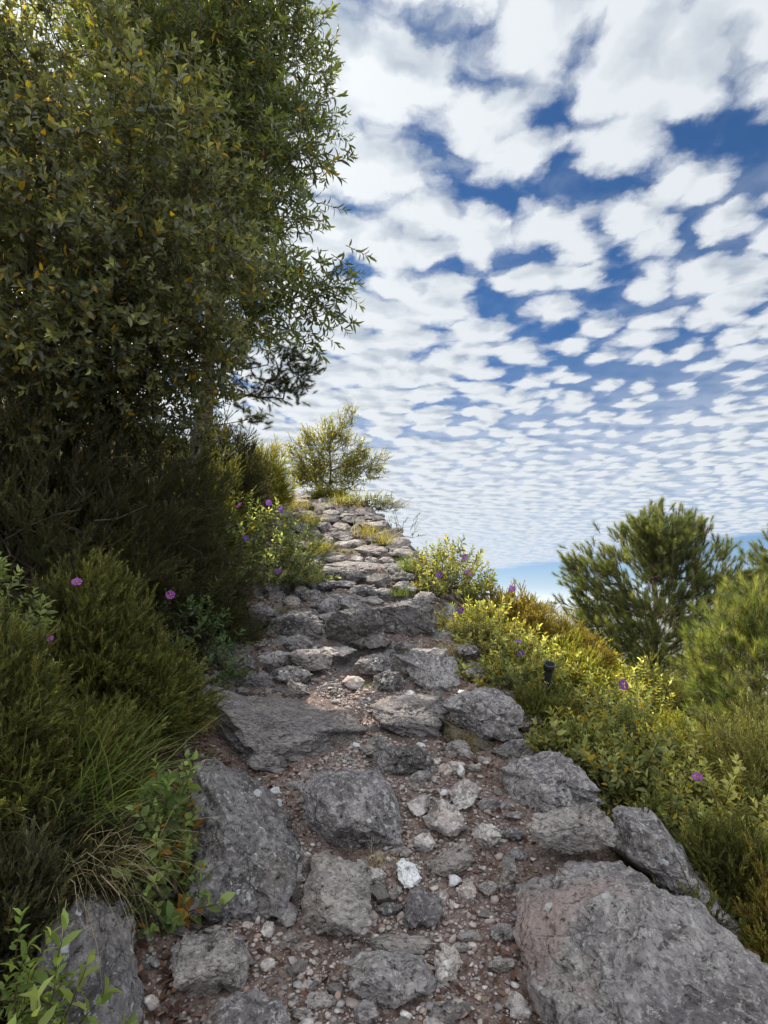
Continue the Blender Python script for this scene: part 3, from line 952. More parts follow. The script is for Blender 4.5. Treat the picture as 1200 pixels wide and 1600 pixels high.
class Tpl:
    """a sprig: vertices along +Z, triangles, a leaf number for each vertex"""
    def __init__(self):
        self.v, self.t, self.i, self.n, self.k, self.age = [], [], [], 0, 0, []

    def add(self, v, t, pos, d, nrm_hint, roll=0.0):
        d = np.asarray(d, float); d = d / np.linalg.norm(d)
        s = np.cross(d, nrm_hint); s = s / max(np.linalg.norm(s), 1e-6)
        u = np.cross(s, d)
        if roll:
            s, u = s * math.cos(roll) + u * math.sin(roll), u * math.cos(roll) - s * math.sin(roll)
        self.v.append(v[:, :1] * s + v[:, 1:2] * d + v[:, 2:] * u + np.asarray(pos))
        self.t.append(t + self.n); self.age.append(float(np.asarray(pos)[2])); self.i.append(np.full(len(v), self.k))
        self.n += len(v); self.k += 1

    def stem(self, a, b, r0, r1):
        a, b = np.asarray(a, float), np.asarray(b, float)
        d = b - a; s = np.cross(d, (0.3, 1, .2)); s /= np.linalg.norm(s); u = np.cross(s, d); u /= np.linalg.norm(u)
        ring = [s, -.5 * s + .87 * u, -.5 * s - .87 * u]
        v = np.array([a + q * r0 for q in ring] + [b + q * r1 for q in ring])
        t = np.array([[0, 1, 4], [0, 4, 3], [1, 2, 5], [1, 5, 4], [2, 0, 3], [2, 3, 5]])
        self.v.append(v); self.t.append(t + self.n); self.i.append(np.full(6, -1)); self.n += 6

    def done(self):
        self.V = np.concatenate(self.v); self.T = np.concatenate(self.t); self.I = np.concatenate(self.i)
        return self


def broad_sprig(seed, n, tw, L, W, spread=1.0, simple=False, whorl=False, droop=.15, pair=False, lenvar=.35):
    r = np.random.default_rng(seed)
    T = Tpl()
    bend = r.normal(0, .12, 2)
    P = lambda q: np.array([bend[0] * q * q * tw, bend[1] * q * q * tw, q * tw])
    T.stem(P(0), P(.5), tw * .012 + .0008, tw * .009 + .0006); T.stem(P(.5), P(1), tw * .009 + .0006, .0006)
    ang = r.uniform(0, 6.28)
    for j in range(n):
        q = (j // 2 if pair else j) / max((n // 2 if pair else n) - 1, 1)
        if pair:
            ang += math.pi if j % 2 else math.pi / 2 + r.normal(0, .2)
        else:
            ang += 2.4 + r.normal(0, .3)
        q = .12 + .88 * q
        el = (.25 + .75 * q ** 2) if not whorl else .5 + .5 * q
        out_ = np.array([math.cos(ang), math.sin(ang), 0])
        d = out_ * spread * (1.15 - .6 * q) + np.array([0, 0, el])
        sc = r.uniform(1 - lenvar, 1.1) * (1 - .3 * max(q - .75, 0) * 2)
        v, t = leaf_verts(L * sc, W * sc * r.uniform(.85, 1.15), r.uniform(.1, .35), droop * r.uniform(.2, 1.8), simple)
        T.add(v, t, P(q), d + r.normal(0, .16, 3), np.array([0, 0, 1.0]) - out_ * .2, r.normal(0, .5))
    return T.done()


def heath_sprig(seed, n=34, tw=.13, L=.013, W=.0052, side=4):
    """feathery heath shoot: a main axis and a few short side shoots, all set with needle leaves"""
    r = np.random.default_rng(seed)
    T = Tpl()
    axes = [(np.zeros(3), np.array([r.normal(0, .08), r.normal(0, .08), 1.0]) * tw, n)]
    for k in range(side):
        q = r.uniform(.15, .7); a = r.uniform(0, 6.28)
        b0 = axes[0][1] * q
        axes.append((b0, np.array([math.cos(a) * .55, math.sin(a) * .55, 1.0]) * tw * r.uniform(.3, .5), int(n * .42)))
    for a0, ax, m in axes:
        T.stem(a0, a0 + ax, .0013, .0006)
        z = ax / np.linalg.norm(ax)
        for j in range(m):
            q = .08 + .92 * j / m
            a = j * 2.4 + r.normal(0, .3)
            o = np.array([math.cos(a), math.sin(a), 0])
            d = o * .62 + z
            l = L * r.uniform(.75, 1.25); w = W * r.uniform(.8, 1.2)
            v = np.array([[-w / 2, 0, 0], [w / 2, 0, 0], [0, l, 0]])
            T.add(v, np.array([[0, 1, 2]]), a0 + ax * q, d, o + .2, r.uniform(-.8, .8))
    return T.done()


def pine_tuft(seed, n=48, L=.075, W=.0022, sh=.07):
    r = np.random.default_rng(seed)
    T = Tpl()
    T.stem((0, 0, -.02), (0, 0, sh), .004, .002)
    for j in range(n):
        q = j / n
        a = j * 2.4 + r.normal(0, .3)
        o = np.array([math.cos(a), math.sin(a), 0])
        d = o * (1.0 - .62 * q) + np.array([0, 0, .55 + .75 * q]) + r.normal(0, .1, 3)
        l = L * r.uniform(.75, 1.1)
        v = np.array([[-W / 2, 0, 0], [W / 2, 0, 0], [0, l, 0]])
        T.add(v, np.array([[0, 1, 2]]), (0, 0, q * sh), d, o * .3 + np.array([0, 0, 1.]), r.uniform(-1, 1))
    return T.done()


def scatter(tpls, P, D, S, pal, r, odd=None, odd_p=0.0, leafvar=.25, stem_col=(.09, .06, .04)):
    """copies of sprigs at P along D with scale S -> verts, tris, tint"""
    P, D = np.asarray(P, float), norm(np.asarray(D, float))
    N = len(P)
    which = r.integers(0, len(tpls), N)
    vs, ts, cs, off = [], [], [], 0
    pal = np.asarray(pal, float)
    for w, T in enumerate(tpls):
        idx = np.nonzero(which == w)[0]
        if not len(idx):
            continue
        d = D[idx]
        ref = r.normal(size=d.shape)
        s = norm(np.cross(d, ref)); u = np.cross(d, s)
        V = T.V
        out_ = (V[None, :, 0:1] * s[:, None] + V[None, :, 1:2] * u[:, None] + V[None, :, 2:3] * d[:, None]) * S[idx][:, None, None] + P[idx][:, None]
        a = r.random((len(idx), 1)) * (len(pal) - 1.001)
        i0 = a.astype(int)[:, 0]; fr = a - i0[:, None]
        base = pal[i0] * (1 - fr) + pal[i0 + 1] * fr
        lv = np.exp(r.normal(0, leafvar, (len(idx), T.k + 1)))
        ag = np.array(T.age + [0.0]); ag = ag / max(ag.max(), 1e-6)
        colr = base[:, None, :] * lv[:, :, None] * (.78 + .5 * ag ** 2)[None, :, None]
        if odd is not None:
            hitm = r.random((len(idx), T.k + 1)) < odd_p
            oc = np.asarray(odd)[r.integers(0, len(odd), hitm.shape)]
            colr = np.where(hitm[..., None], oc, colr)
        colr[:, T.k] = stem_col
        cs.append(colr[:, T.I].reshape(-1, 3))          # index -1 is the stem
        vs.append(out_.reshape(-1, 3))
        ts.append((T.T[None] + (np.arange(len(idx)) * len(V))[:, None, None]).reshape(-1, 3) + off)
        off += len(idx) * len(V)
    return np.concatenate(vs), np.concatenate(ts), np.concatenate(cs)


def tubes(A, B, ra, rb, sides=5):
    A, B = np.asarray(A, float), np.asarray(B, float)
    d = norm(B - A)
    ref = np.where(np.abs(d[:, 2:]) < .9, np.array([[0, 0, 1.]]), np.array([[1., 0, 0]]))
    s = norm(np.cross(d, ref)); u = np.cross(d, s)
    th = np.arange(sides) / sides * 2 * np.pi
    ring = np.cos(th)[None, :, None] * s[:, None] + np.sin(th)[None, :, None] * u[:, None]
    Va = A[:, None] + ring * np.asarray(ra)[:, None, None]; Vb = (B + d * np.asarray(rb)[:, None] * .3)[:, None] + ring * np.asarray(rb)[:, None, None]
    V = np.concatenate([Va, Vb], 1)
    j = np.arange(sides); k = (j + 1) % sides
    q = np.stack([j, k, k + sides, j + sides], 1)
    F = (q[None] + (np.arange(len(A)) * sides * 2)[:, None, None]).reshape(-1, 4)
    return V.reshape(-1, 3), F


def grow(base, trunk, targets, r, tip_r=.003, power=2.3, seg=.22, jitter=.03, bias=.0, maxr=None):
    """branches from the trunk line out to every target; returns edges, radii, tips and tip directions"""
    pts = [np.asarray(base, float)]; par = [-1]
    for p in trunk:
        a, b = pts[-1], np.asarray(p, float)
        m = max(int(np.linalg.norm(b - a) / seg), 1)
        for j in range(1, m + 1):
            pts.append(a + (b - a) * j / m + r.normal(0, jitter * .6, 3) * (j < m)); par.append(len(pts) - 2)
    top = pts[-1]
    T = np.asarray(targets, float)
    ref = np.asarray(pts)
    dist = np.min(np.linalg.norm(T[:, None] - ref[None], axis=2), axis=1)
    tips = []
    arr = np.zeros((len(pts) + len(T) * 14, 3)); arr[:len(pts)] = pts; cnt = len(pts)
    root_d = np.zeros(len(arr))
    for i in range(1, cnt):
        root_d[i] = root_d[par[i]] + np.linalg.norm(arr[i] - arr[par[i]])
    for i in np.argsort(dist):
        t = T[i]
        dd = np.linalg.norm(arr[:cnt] - t, axis=1)
        j = int(np.argmin(dd + .18 * root_d[:cnt] + bias * np.maximum(arr[:cnt, 2] - t[2], 0)))
        a = arr[j].copy(); L = np.linalg.norm(t - a)
        m = int(min(max(round(L / seg), 1), 9))
        last = j
        side = r.normal(0, 1, 3) * L * .08
        for q in range(1, m + 1):
            f = q / m
            p = a + (t - a) * f + side * math.sin(math.pi * f) + r.normal(0, jitter, 3) * (q < m)
            arr[cnt] = p; par.append(last)
            root_d[cnt] = root_d[last] + np.linalg.norm(p - arr[last])
            last = cnt; cnt += 1
        tips.append(last)
    arr = arr[:cnt]; par = np.array(par)
    acc = np.zeros(cnt)
    acc[tips] += tip_r ** power
    for i in range(cnt - 1, 0, -1):
        if acc[i] == 0: acc[i] = tip_r ** power
        acc[par[i]] += acc[i]
    rad = acc ** (1 / power)
    if maxr:
        rad = np.minimum(rad, maxr)
    e = np.arange(1, cnt)
    A, B = arr[par[e]], arr[e]
    return A, B, rad[par[e]].clip(max=rad[e] * 1.9), rad[e], arr[tips], norm(arr[tips] - arr[par[tips]])


HEATH = [heath_sprig(i) for i in range(5)]
HEATH_BIG = [heath_sprig(20 + i, 46, .24, .016, .0062, 6) for i in range(5)]
CISTUS = [broad_sprig(40 + i, 12, .115, .043, .0185, 1.0, pair=True) for i in range(5)]
CISTUS_NEAR = [broad_sprig(50 + i, 12, .13, .050, .019, 1.0, pair=True, droop=.25) for i in range(4)]
OAK = [broad_sprig(60 + i, 11, .15, .055, .024, .9, droop=.1) for i in range(6)]
LANCE = [broad_sprig(70 + i, 13, .24, .095, .024, .8, droop=.22, lenvar=.3) for i in range(6)]
SMALL = [broad_sprig(80 + i, 12, .17, .032, .017, .95) for i in range(5)]
ROUND = [broad_sprig(90 + i, 10, .11, .045, .029, 1.0, pair=True, droop=.1) for i in range(4)]
PINE = [pine_tuft(100 + i, 90, .062, .0030, .075) for i in range(5)]
PINE_NEAR = [pine_tuft(110 + i, 70, .078, .0030) for i in range(5)]

C_HEATH = [(.060, .070, .020), (.098, .105, .028), (.155, .15, .042)]
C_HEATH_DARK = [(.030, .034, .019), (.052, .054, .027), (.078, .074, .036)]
C_HEATH_LIT = [(0.119, 0.135, 0.025), (0.203, 0.211, 0.037), (0.288, 0.254, 0.051)]  # heath in sun: sunlit brightness put into the leaf colour
C_HEATH_BROWN = [(0.151, 0.126, 0.03), (0.235, 0.168, 0.042), (0.168, 0.168, 0.034)]
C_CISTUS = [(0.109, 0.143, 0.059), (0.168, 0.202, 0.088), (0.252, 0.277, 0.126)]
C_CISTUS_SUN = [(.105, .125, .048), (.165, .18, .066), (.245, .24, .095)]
C_HEATH_PALE = [(.15, .155, .055), (.22, .22, .085), (.31, .29, .12)]
C_PINE_YOUNG = [(.10, .13, .034), (.16, .185, .05), (.23, .235, .07)]  # young pine: needle colour brightened to look more lit
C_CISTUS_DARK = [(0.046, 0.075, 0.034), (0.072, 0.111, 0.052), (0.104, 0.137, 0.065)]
C_CISTUS_LIT = [(0.195, 0.211, 0.073), (0.276, 0.284, 0.106), (0.357, 0.341, 0.13)]  # cistus in sun: leaf colour raised for a sunlit look
C_OAK = [(.058, .068, .034), (.095, .105, .050), (.15, .155, .068)]
C_LANCE = [(.060, .080, .030), (.10, .125, .042), (.15, .17, .055)]
C_PINE = [(.035, .048, .022), (.055, .07, .03), (.085, .10, .04)]
C_PINE_LIT = [(.075, .098, .03), (.125, .145, .042), (.185, .19, .06)]  # lit copy of the pine palette, sunlight put into the colour
YELLOW = [(.30, .19, .015), (.36, .24, .03), (.26, .20, .03)]
ORANGE = [(.27, .13, .02), (.22, .10, .02)]


def dome(r, n, w, h, inner=.35):
    """points in the upper part of an ellipsoid, crowded towards its skin"""
    d = r.normal(size=(n, 3)); d[:, 2] = np.abs(d[:, 2]) * .9 - .12
    d = norm(d)
    q = inner + (1 - inner) * r.random(n) ** .6
    lump = 1 + .40 * fbm(d * 1.8 + r.uniform(0, 50), 2, int(r.integers(1000)))
    p = d * (q * lump)[:, None]
    p[:, 2] = np.maximum(p[:, 2], .02)
    return p * np.array([w / 2, w / 2, h])


def petals(r, rad):
    vs, ts, off = [], [], 0
    for k in range(5):
        a0 = k * 1.2566 + r.normal(0, .08)
        m, n = 4, 5
        V = []
        for i in range(m + 1):
            rr = rad * (.1 + .9 * i / m)
            for j in range(n + 1):
                ww = (j / n - .5) * 1.22 * (.45 + .55 * math.sin(min(1, i / m * 1.15) * 1.57))
                a = a0 + ww
                V.append((math.cos(a) * rr * (1 - .12 * abs(ww) * (i == m)), math.sin(a) * rr * (1 - .12 * abs(ww) * (i == m)),
                          rad * (.25 * (i / m) ** 1.5 + r.normal(0, .10) * i / m + .16 * math.sin(j * 2.1 + k) * i / m)))
        V = np.array(V)
        for i in range(m):
            for j in range(n):
                q = i * (n + 1) + j + off
                ts += [(q, q + n + 1, q + n + 2), (q, q + n + 2, q + 1)]
        vs.append(V); off += len(V)
    return np.concatenate(vs), np.array(ts)


def flower(parent, world_p, face, rad, r, colr=(.42, .11, .50)):
    """a crumpled five petalled flower with yellow stamens"""
    face = np.asarray(face, float); face = face / np.linalg.norm(face)
    s = np.cross(face, (0.1, .2, 1.)); s /= np.linalg.norm(s); u = np.cross(face, s)
    V, T = petals(r, rad)
    W = V[:, :1] * s + V[:, 1:2] * u + V[:, 2:] * face
    base = np.array(parent.location)
    o = link('flower', mesh_np('flower', W, T, M_PETAL, np.array(colr) * np.exp(r.normal(0, .12, (len(W), 1))), True), parent)
    o.location = Vector(world_p) - Vector(base)
    sv, sf = ico(2)
    st = link('stamens', mesh_np('stamens', (sv * rad * .2) * np.array([1, 1, 1]) + face * rad * .12, sf, M_PETAL,
                                 np.tile((.45, .26, .03), (len(sv), 1)), True), o)
    return o


PLANTS = []


def bush(name, label, cat, px, ytop, Y, wpx, tpls, pal, mat, n=300, scale=1.0, wood=M_TWIG, odd=None, odd_p=0.0, flowers=(), lean=(0, 0),
         h_min=.25, tip_r=.0022, up=.55, inner=.35, wide=1.0, wild=.3, stems=True, group=None, deep=1.0, fr=.028):
    """a shrub rooted Y metres ahead, as tall as the photograph shows"""
    r = np.random.default_rng(4000 + len(PLANTS))
    n = int(n * (1.9 if mat is M_HEATH else 1.05))
    topp = at(px, ytop, Y)
    zb = float(height(topp[0], topp[1])[0]) - .03
    h = max(topp[2] - zb, h_min)
    depth = Y * math.cos(PITCH) + (topp[2] - CAM[2]) * math.sin(PITCH)
    w = wpx / F_PX * depth
    base = np.array([topp[0], topp[1], zb])
    sl = np.mean([np.ptp(T.V[:, 2]) for T in tpls]) * scale
    p = dome(r, n, max(w * wide - sl * .7, .05), max(h - sl * .8, .05), inner)
    p[:, 1] *= deep
    p[:, :2] += np.array(lean) * (p[:, 2:] / h)
    root = empty(name, base)
    tag(root, label, cat, group)
    PLANTS.append(root)
    k = r.choice(n, min(n, max(24, n // 3)), replace=False)
    A, B, ra, rb, tips, td = grow((0, 0, 0), [(0.02 * w, 0, h * .12)], p[k], r, tip_r, 2.2, max(h * .16, .06), .012, .5)
    if stems:
        link('stems', mesh_np('stems', *tubes(A, B, ra, rb, 4), wood), root)
    d = norm(p * np.array([1, 1, .8]) / np.array([max(w, .1), max(w, .1), h])) + np.array([0, 0, up]) + r.normal(0, wild, (n, 3))
    S = scale * np.clip(r.lognormal(-.1, .28, n), .55, 1.7)
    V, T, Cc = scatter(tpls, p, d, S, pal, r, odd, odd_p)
    link('foliage', mesh_np('foliage', V, T, mat, Cc), root)
    for (fx, fy) in flowers:
        # the bloom sits on the outer skin of the shrub along that line of sight
        q = ray(fx, fy)
        fy_ = Y - .42 * w * deep
        wp = CAM + q * (fy_ / q[1])
        flower(root, wp, -q * .6 + np.array([r.normal(0, .6), r.normal(0, .2), r.uniform(0, .9)]), fr * r.uniform(.7, .95), r, [(.24, .075, .36), (.18, .07, .36), (.33, .10, .36)][r.integers(3)])
    return root


def crown_points(lobes, r, dens, shell=.55):
    out_ = []
    for (px, py, Y, rp) in lobes:
        c = at(px, py, Y)
        depth = Y * math.cos(PITCH) + (c[2] - CAM[2]) * math.sin(PITCH)
        rad = rp / F_PX * depth
        n = max(int(dens * rad ** 2.3), 5)
        d = norm(r.normal(size=(n, 3)))
        q = (shell + (1 - shell) * r.random(n)) * (1 + .25 * fbm(d * 2 + c, 2, 3))
        q = np.where(r.random(n) < .3, r.random(n) ** .5 * .8, q)
        out_.append(c + d * (q * rad)[:, None])
    return np.concatenate(out_)


def tree(name, label, base, trunk, lobes, tpls, pal, leafm, barkm, dens, r, scale=1.0, odd=None, odd_p=0.0, per=2, droop=0.0, tip_r=.004,
         fol='crown', maxr=.16, shell=.55, up=.15, power=2.3, spread=.09, group=None, wild=.5, bias=.6):
    base = np.asarray(base, float)
    tg = crown_points(lobes, r, dens, shell) - base
    sd = np.array(SUN_DIR)

    def in_gap(Q, grow_by):
        m = np.zeros(len(Q), bool)
        for gp_, gr in GAPS:
            rel = Q + base - gp_
            al = rel @ sd
            m |= (np.linalg.norm(rel - al[:, None] * sd, axis=1) < gr + grow_by) & (al > 0)
        return m
    tg = tg[~in_gap(tg, .12)]
    A, B, ra, rb, tips, td = grow((0, 0, 0), [np.asarray(t) - base for t in trunk], tg, r, tip_r, power, .3, .03, bias, maxr)
    keep_e = ~(in_gap((A + B) / 2, -.05) & (ra < .013))
    A, B, ra, rb = A[keep_e], B[keep_e], ra[keep_e], rb[keep_e]
    root = empty(name, base)
    tag(root, label, 'tree', group)
    PLANTS.append(root)
    big = ra > maxr * .28
    tr = tubes(A[big], B[big], ra[big], rb[big], 9); br = tubes(A[~big], B[~big], ra[~big], rb[~big], 4)
    if big.any():
        link('trunk', mesh_np('trunk', *tr, barkm, None, True), root)
    link('branches', mesh_np('branches', *br, barkm), root)
    P = np.repeat(tips, per, 0); D = np.repeat(td, per, 0)
    cen = tg.mean(0)
    P = P + r.normal(0, spread, P.shape)
    kp = ~in_gap(P, 0.0)
    P, D = P[kp], D[kp]
    outw = norm(P - cen)
    D = D * .6 + outw * .45 + np.array([0, 0, up - droop]) + r.normal(0, wild, P.shape)
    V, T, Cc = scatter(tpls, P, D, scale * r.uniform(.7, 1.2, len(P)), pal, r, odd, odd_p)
    link(fol, mesh_np(fol, V, T, leafm, Cc), root)
    return root


GAPS = [(hit(px_q, py_q), rr) for px_q, py_q, rr in ((515, 1072, .36), (560, 1066, .36), (600, 1062, .3), (540, 1085, .28), (480, 1025, .32), (650, 1050, .25), (520, 1040, .3))]


def gz(x, y):
    return float(height(x, y)[0])


# ------------------------------------------------------------------ trees on the left
r = np.random.default_rng(51)
bx, by = -2.05, 5.9
tree('broadleaf_tree', 'tall tree with long narrow drooping leaves reaching over the path against the clouds',
     (bx, by, gz(bx, by) - .1), [(-2.0, 5.9, 3.6), (-1.8, 5.7, 5.2), (-1.7, 5.6, 6.8)],
     [(300, 60, 5.4, 180), (385, 60, 5.2, 75), (435, 20, 5.2, 32), (462, 50, 5.2, 16), (473, 88, 5.2, 9), (425, 165, 5.2, 34), (467, 150, 5.1, 15), (488, 155, 5.1, 9), (478, 192, 5.1, 11), (488, 226, 5.1, 9), (370, 200, 5.3, 90), (378, 345, 5.4, 40), (432, 330, 5.3, 14), (450, 352, 5.3, 8), (438, 245, 5.2, 18), (464, 240, 5.2, 9), (450, 285, 5.2, 8),
      (402, 262, 5.3, 24), (380, 455, 5.5, 80), (418, 478, 5.4, 40), (468, 470, 5.3, 17), (498, 452, 5.3, 16), (520, 440, 5.3, 9), (478, 500, 5.3, 10), (450, 425, 5.3, 12), (235, 120, 5.8, 110),
      (300, 320, 5.9, 130), (160, 350, 6.0, 170), (370, -70, 5.3, 70)],
     LANCE, C_LANCE, M_LEAF, M_BARK, 200, r, 1.15, YELLOW, .03, 3, .25, spread=.13, tip_r=.0026, maxr=.11)
bx, by = -3.0, 4.7
tree('oak_tree', 'dark evergreen oak with yellowing leaves nearest the viewer on the left',
     (bx, by, gz(bx, by) - .1), [(-2.9, 4.6, 2.7), (-2.5, 4.2, 3.5), (-2.1, 3.8, 4.2)],
     [(120, 350, 3.6, 170), (245, 230, 3.3, 105), (265, 130, 3.3, 45), (305, 400, 3.4, 75), (320, 300, 3.5, 55), (40, 170, 3.6, 100), (180, 490, 3.8, 150), (60, 510, 3.6, 140),
      (-120, 300, 3.6, 220), (325, 520, 4.2, 55), (280, 610, 4.2, 75), (180, 590, 4.0, 80), (60, 620, 3.9, 90), (330, 440, 3.6, 40), (60, 40, 3.5, 55), (150, 25, 3.6, 45), (0, 100, 3.5, 70), (-60, 10, 3.5, 80), (190, 70, 3.5, 30)],
     OAK, C_OAK, M_LEAF, M_BARK, 400, r, 1.25, YELLOW, .05, 3, .05, spread=.09, tip_r=.0022, maxr=.09)
bx, by = -3.2, 6.6
tree('evergreen_tree', 'dense dark evergreen tree filling the gaps behind the oak on the far left',
     (bx, by, gz(bx, by) - .1), [(-3.2, 6.6, 4.2), (-3.2, 6.5, 5.8), (-3.3, 6.4, 7.4)],
     [(150, 260, 6.6, 180), (-60, 350, 6.2, 220), (30, 550, 6.2, 130), (220, 460, 6.4, 130), (250, 540, 6.6, 80)],
     OAK, C_OAK, M_LEAF, M_BARK, 85, r, 1.35, YELLOW, .01, 4, .05, spread=.18, tip_r=.003, maxr=.11)
bx, by = -2.75, 8.2
tree('pine_tree', 'tall pine half hidden on the left with one dark branch hanging over the upper path',
     (bx, by, gz(bx, by) - .1), [(-2.72, 8.2, 5.5), (-2.6, 8.2, 7.5), (-2.6, 8.2, 9.5)],
     [(440, 568, 7.6, 30), (462, 556, 7.6, 18), (425, 602, 7.6, 18), (484, 578, 7.5, 8), (478, 590, 7.5, 8), (466, 612, 7.6, 6), (410, 555, 7.7, 24), (440, 540, 7.7, 14), (350, 590, 7.8, 24), (375, 615, 7.8, 14), (405, 592, 7.6, 36), (375, 548, 7.8, 38), (474, 572, 7.5, 18), (432, 612, 7.6, 16), (452, 606, 7.6, 12), (405, 656, 8.0, 8), (385, 655, 8.0, 8), (350, 480, 8.1, 75),
      (320, 350, 8.4, 120), (330, 200, 8.4, 150), (230, 80, 8.6, 110), (340, 60, 8.4, 80), (405, 520, 7.8, 26), (330, 560, 8.0, 40)],
     PINE, C_PINE, M_NEEDLE, M_PBARK, 420, r, 1.15, None, 0, 4, .0, spread=.07, up=.35, tip_r=.003, maxr=.13)

# ------------------------------------------------------------------ left hand bushes
HG = 'heather bushes on the left bank'
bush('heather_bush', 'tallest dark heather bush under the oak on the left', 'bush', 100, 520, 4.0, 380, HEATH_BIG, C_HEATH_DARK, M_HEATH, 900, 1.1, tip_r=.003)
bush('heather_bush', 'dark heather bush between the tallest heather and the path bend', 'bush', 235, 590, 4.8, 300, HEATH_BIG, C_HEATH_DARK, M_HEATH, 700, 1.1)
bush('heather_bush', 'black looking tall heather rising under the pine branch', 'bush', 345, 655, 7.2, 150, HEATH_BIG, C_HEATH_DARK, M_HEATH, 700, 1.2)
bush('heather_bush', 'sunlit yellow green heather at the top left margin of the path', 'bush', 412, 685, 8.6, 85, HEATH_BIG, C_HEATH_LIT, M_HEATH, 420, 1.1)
bush('heather_bush', 'arching heather with light tips above the dark hollow', 'bush', 320, 700, 6.0, 150, HEATH_BIG, C_HEATH, M_HEATH, 420, 1.0)
bush('heather_bush', 'mid height heather overhanging the left of the dark hollow', 'bush', 180, 720, 4.3, 170, HEATH_BIG, C_HEATH, M_HEATH, 400, 1.0)
bush('heather_bush', 'rounded olive heather in front of the dark hollow', 'bush', 145, 872, 3.3, 220, HEATH, C_HEATH, M_HEATH, 750, 1.45)
bush('heather_bush', 'bright green heather leaning over the left edge of the path', 'bush', 222, 985, 3.4, 165, HEATH, C_HEATH, M_HEATH, 600, 1.45)
bush('heather_bush', 'brown green heather deep under the oak at the left border', 'bush', -20, 560, 4.3, 300, HEATH_BIG, C_HEATH_DARK, M_HEATH, 700, 1.1)
bush('heather_bush', 'yellow green heather against the left border of the view', 'bush', -10, 955, 2.35, 230, HEATH, C_HEATH, M_HEATH, 700, 1.45)
bush('heather_bush', 'low heather below the grass on the left bank', 'bush', 90, 1100, 2.7, 240, HEATH, C_HEATH, M_HEATH, 650, 1.45)
bush('cistus_shrub', 'pale grey green cistus with large leaves at the left border, two purple flowers', 'shrub', 8, 812, 2.7, 165, CISTUS_NEAR, C_CISTUS, M_SOFT, 150, .9,
     flowers=[(120, 910), (76, 997)], fr=.026, inner=.5)
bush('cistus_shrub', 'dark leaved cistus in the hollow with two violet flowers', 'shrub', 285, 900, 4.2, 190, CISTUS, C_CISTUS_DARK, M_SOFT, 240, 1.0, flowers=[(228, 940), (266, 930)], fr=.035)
bush('cistus_shrub', 'green cistus with six purple flowers beside the upper steps', 'shrub', 412, 776, 6.2, 205, CISTUS, C_CISTUS, M_SOFT, 620, 1.2,
     flowers=[(374, 790), (352, 822), (384, 842), (420, 786), (440, 797), (434, 893)], odd=YELLOW, odd_p=.05, fr=.045)
bush('leafy_plant', 'small leafy green plant with a few orange leaves against the furrowed boulder', 'plant', 258, 1185, 2.42, 135, ROUND, [(.10, .145, .05), (.145, .19, .065), (.19, .23, .085)], M_SOFT, 130, 1.05,
     odd=ORANGE, odd_p=.05)
bush('leafy_plant', 'light green plant with soft upright leaves in the bottom left corner', 'plant', 45, 1435, 1.6, 230, CISTUS_NEAR, [(.12, .17, .045), (.17, .22, .06), (.22, .25, .08)], M_SOFT, 105, 1.0, inner=.2)

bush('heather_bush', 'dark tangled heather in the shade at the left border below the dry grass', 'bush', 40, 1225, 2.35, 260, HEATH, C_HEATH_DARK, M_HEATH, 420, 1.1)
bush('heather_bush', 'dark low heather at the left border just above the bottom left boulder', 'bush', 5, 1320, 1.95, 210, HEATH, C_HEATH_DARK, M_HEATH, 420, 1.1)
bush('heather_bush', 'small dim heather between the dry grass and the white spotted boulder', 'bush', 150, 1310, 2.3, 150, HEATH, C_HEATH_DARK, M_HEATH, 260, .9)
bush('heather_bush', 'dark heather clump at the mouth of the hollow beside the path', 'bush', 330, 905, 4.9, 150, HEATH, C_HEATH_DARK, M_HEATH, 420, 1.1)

# ------------------------------------------------------------------ right hand shrubs
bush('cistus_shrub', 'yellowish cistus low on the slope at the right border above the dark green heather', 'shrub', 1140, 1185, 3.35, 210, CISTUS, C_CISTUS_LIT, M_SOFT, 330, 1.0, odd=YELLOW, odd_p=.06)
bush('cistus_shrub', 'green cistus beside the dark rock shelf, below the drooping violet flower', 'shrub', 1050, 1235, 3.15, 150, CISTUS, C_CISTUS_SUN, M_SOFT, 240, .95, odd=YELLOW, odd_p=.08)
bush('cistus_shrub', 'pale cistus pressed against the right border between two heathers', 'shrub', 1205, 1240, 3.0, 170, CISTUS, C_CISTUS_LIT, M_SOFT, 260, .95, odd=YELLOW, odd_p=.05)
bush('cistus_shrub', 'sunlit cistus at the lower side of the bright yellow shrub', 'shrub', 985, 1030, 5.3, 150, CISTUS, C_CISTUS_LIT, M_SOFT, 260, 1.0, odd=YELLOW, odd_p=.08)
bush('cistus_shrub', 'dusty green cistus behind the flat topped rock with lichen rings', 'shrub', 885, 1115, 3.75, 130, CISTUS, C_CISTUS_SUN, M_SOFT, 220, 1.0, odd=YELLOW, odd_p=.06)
bush('heather_bush', 'olive heather filling the slope between the yellow shrub and the big pine', 'bush', 985, 1035, 6.9, 190, HEATH_BIG, C_HEATH, M_HEATH, 420, .9)
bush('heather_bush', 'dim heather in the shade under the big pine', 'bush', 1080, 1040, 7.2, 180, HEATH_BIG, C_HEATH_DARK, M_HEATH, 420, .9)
bush('heather_bush', 'golden heather on the slope behind the grey green cistus', 'bush', 870, 1000, 5.6, 170, HEATH, C_HEATH_LIT, M_HEATH, 420, 1.2)
bush('heather_bush', 'olive heather behind the young pine at the right border', 'bush', 1200, 1010, 6.3, 220, HEATH_BIG, C_HEATH, M_HEATH, 420, .9)
bush('heather_bush', 'light heather between the young pine and the pale leaved cistus', 'bush', 1060, 1110, 4.3, 170, HEATH, C_HEATH_LIT, M_HEATH, 420, 1.2)
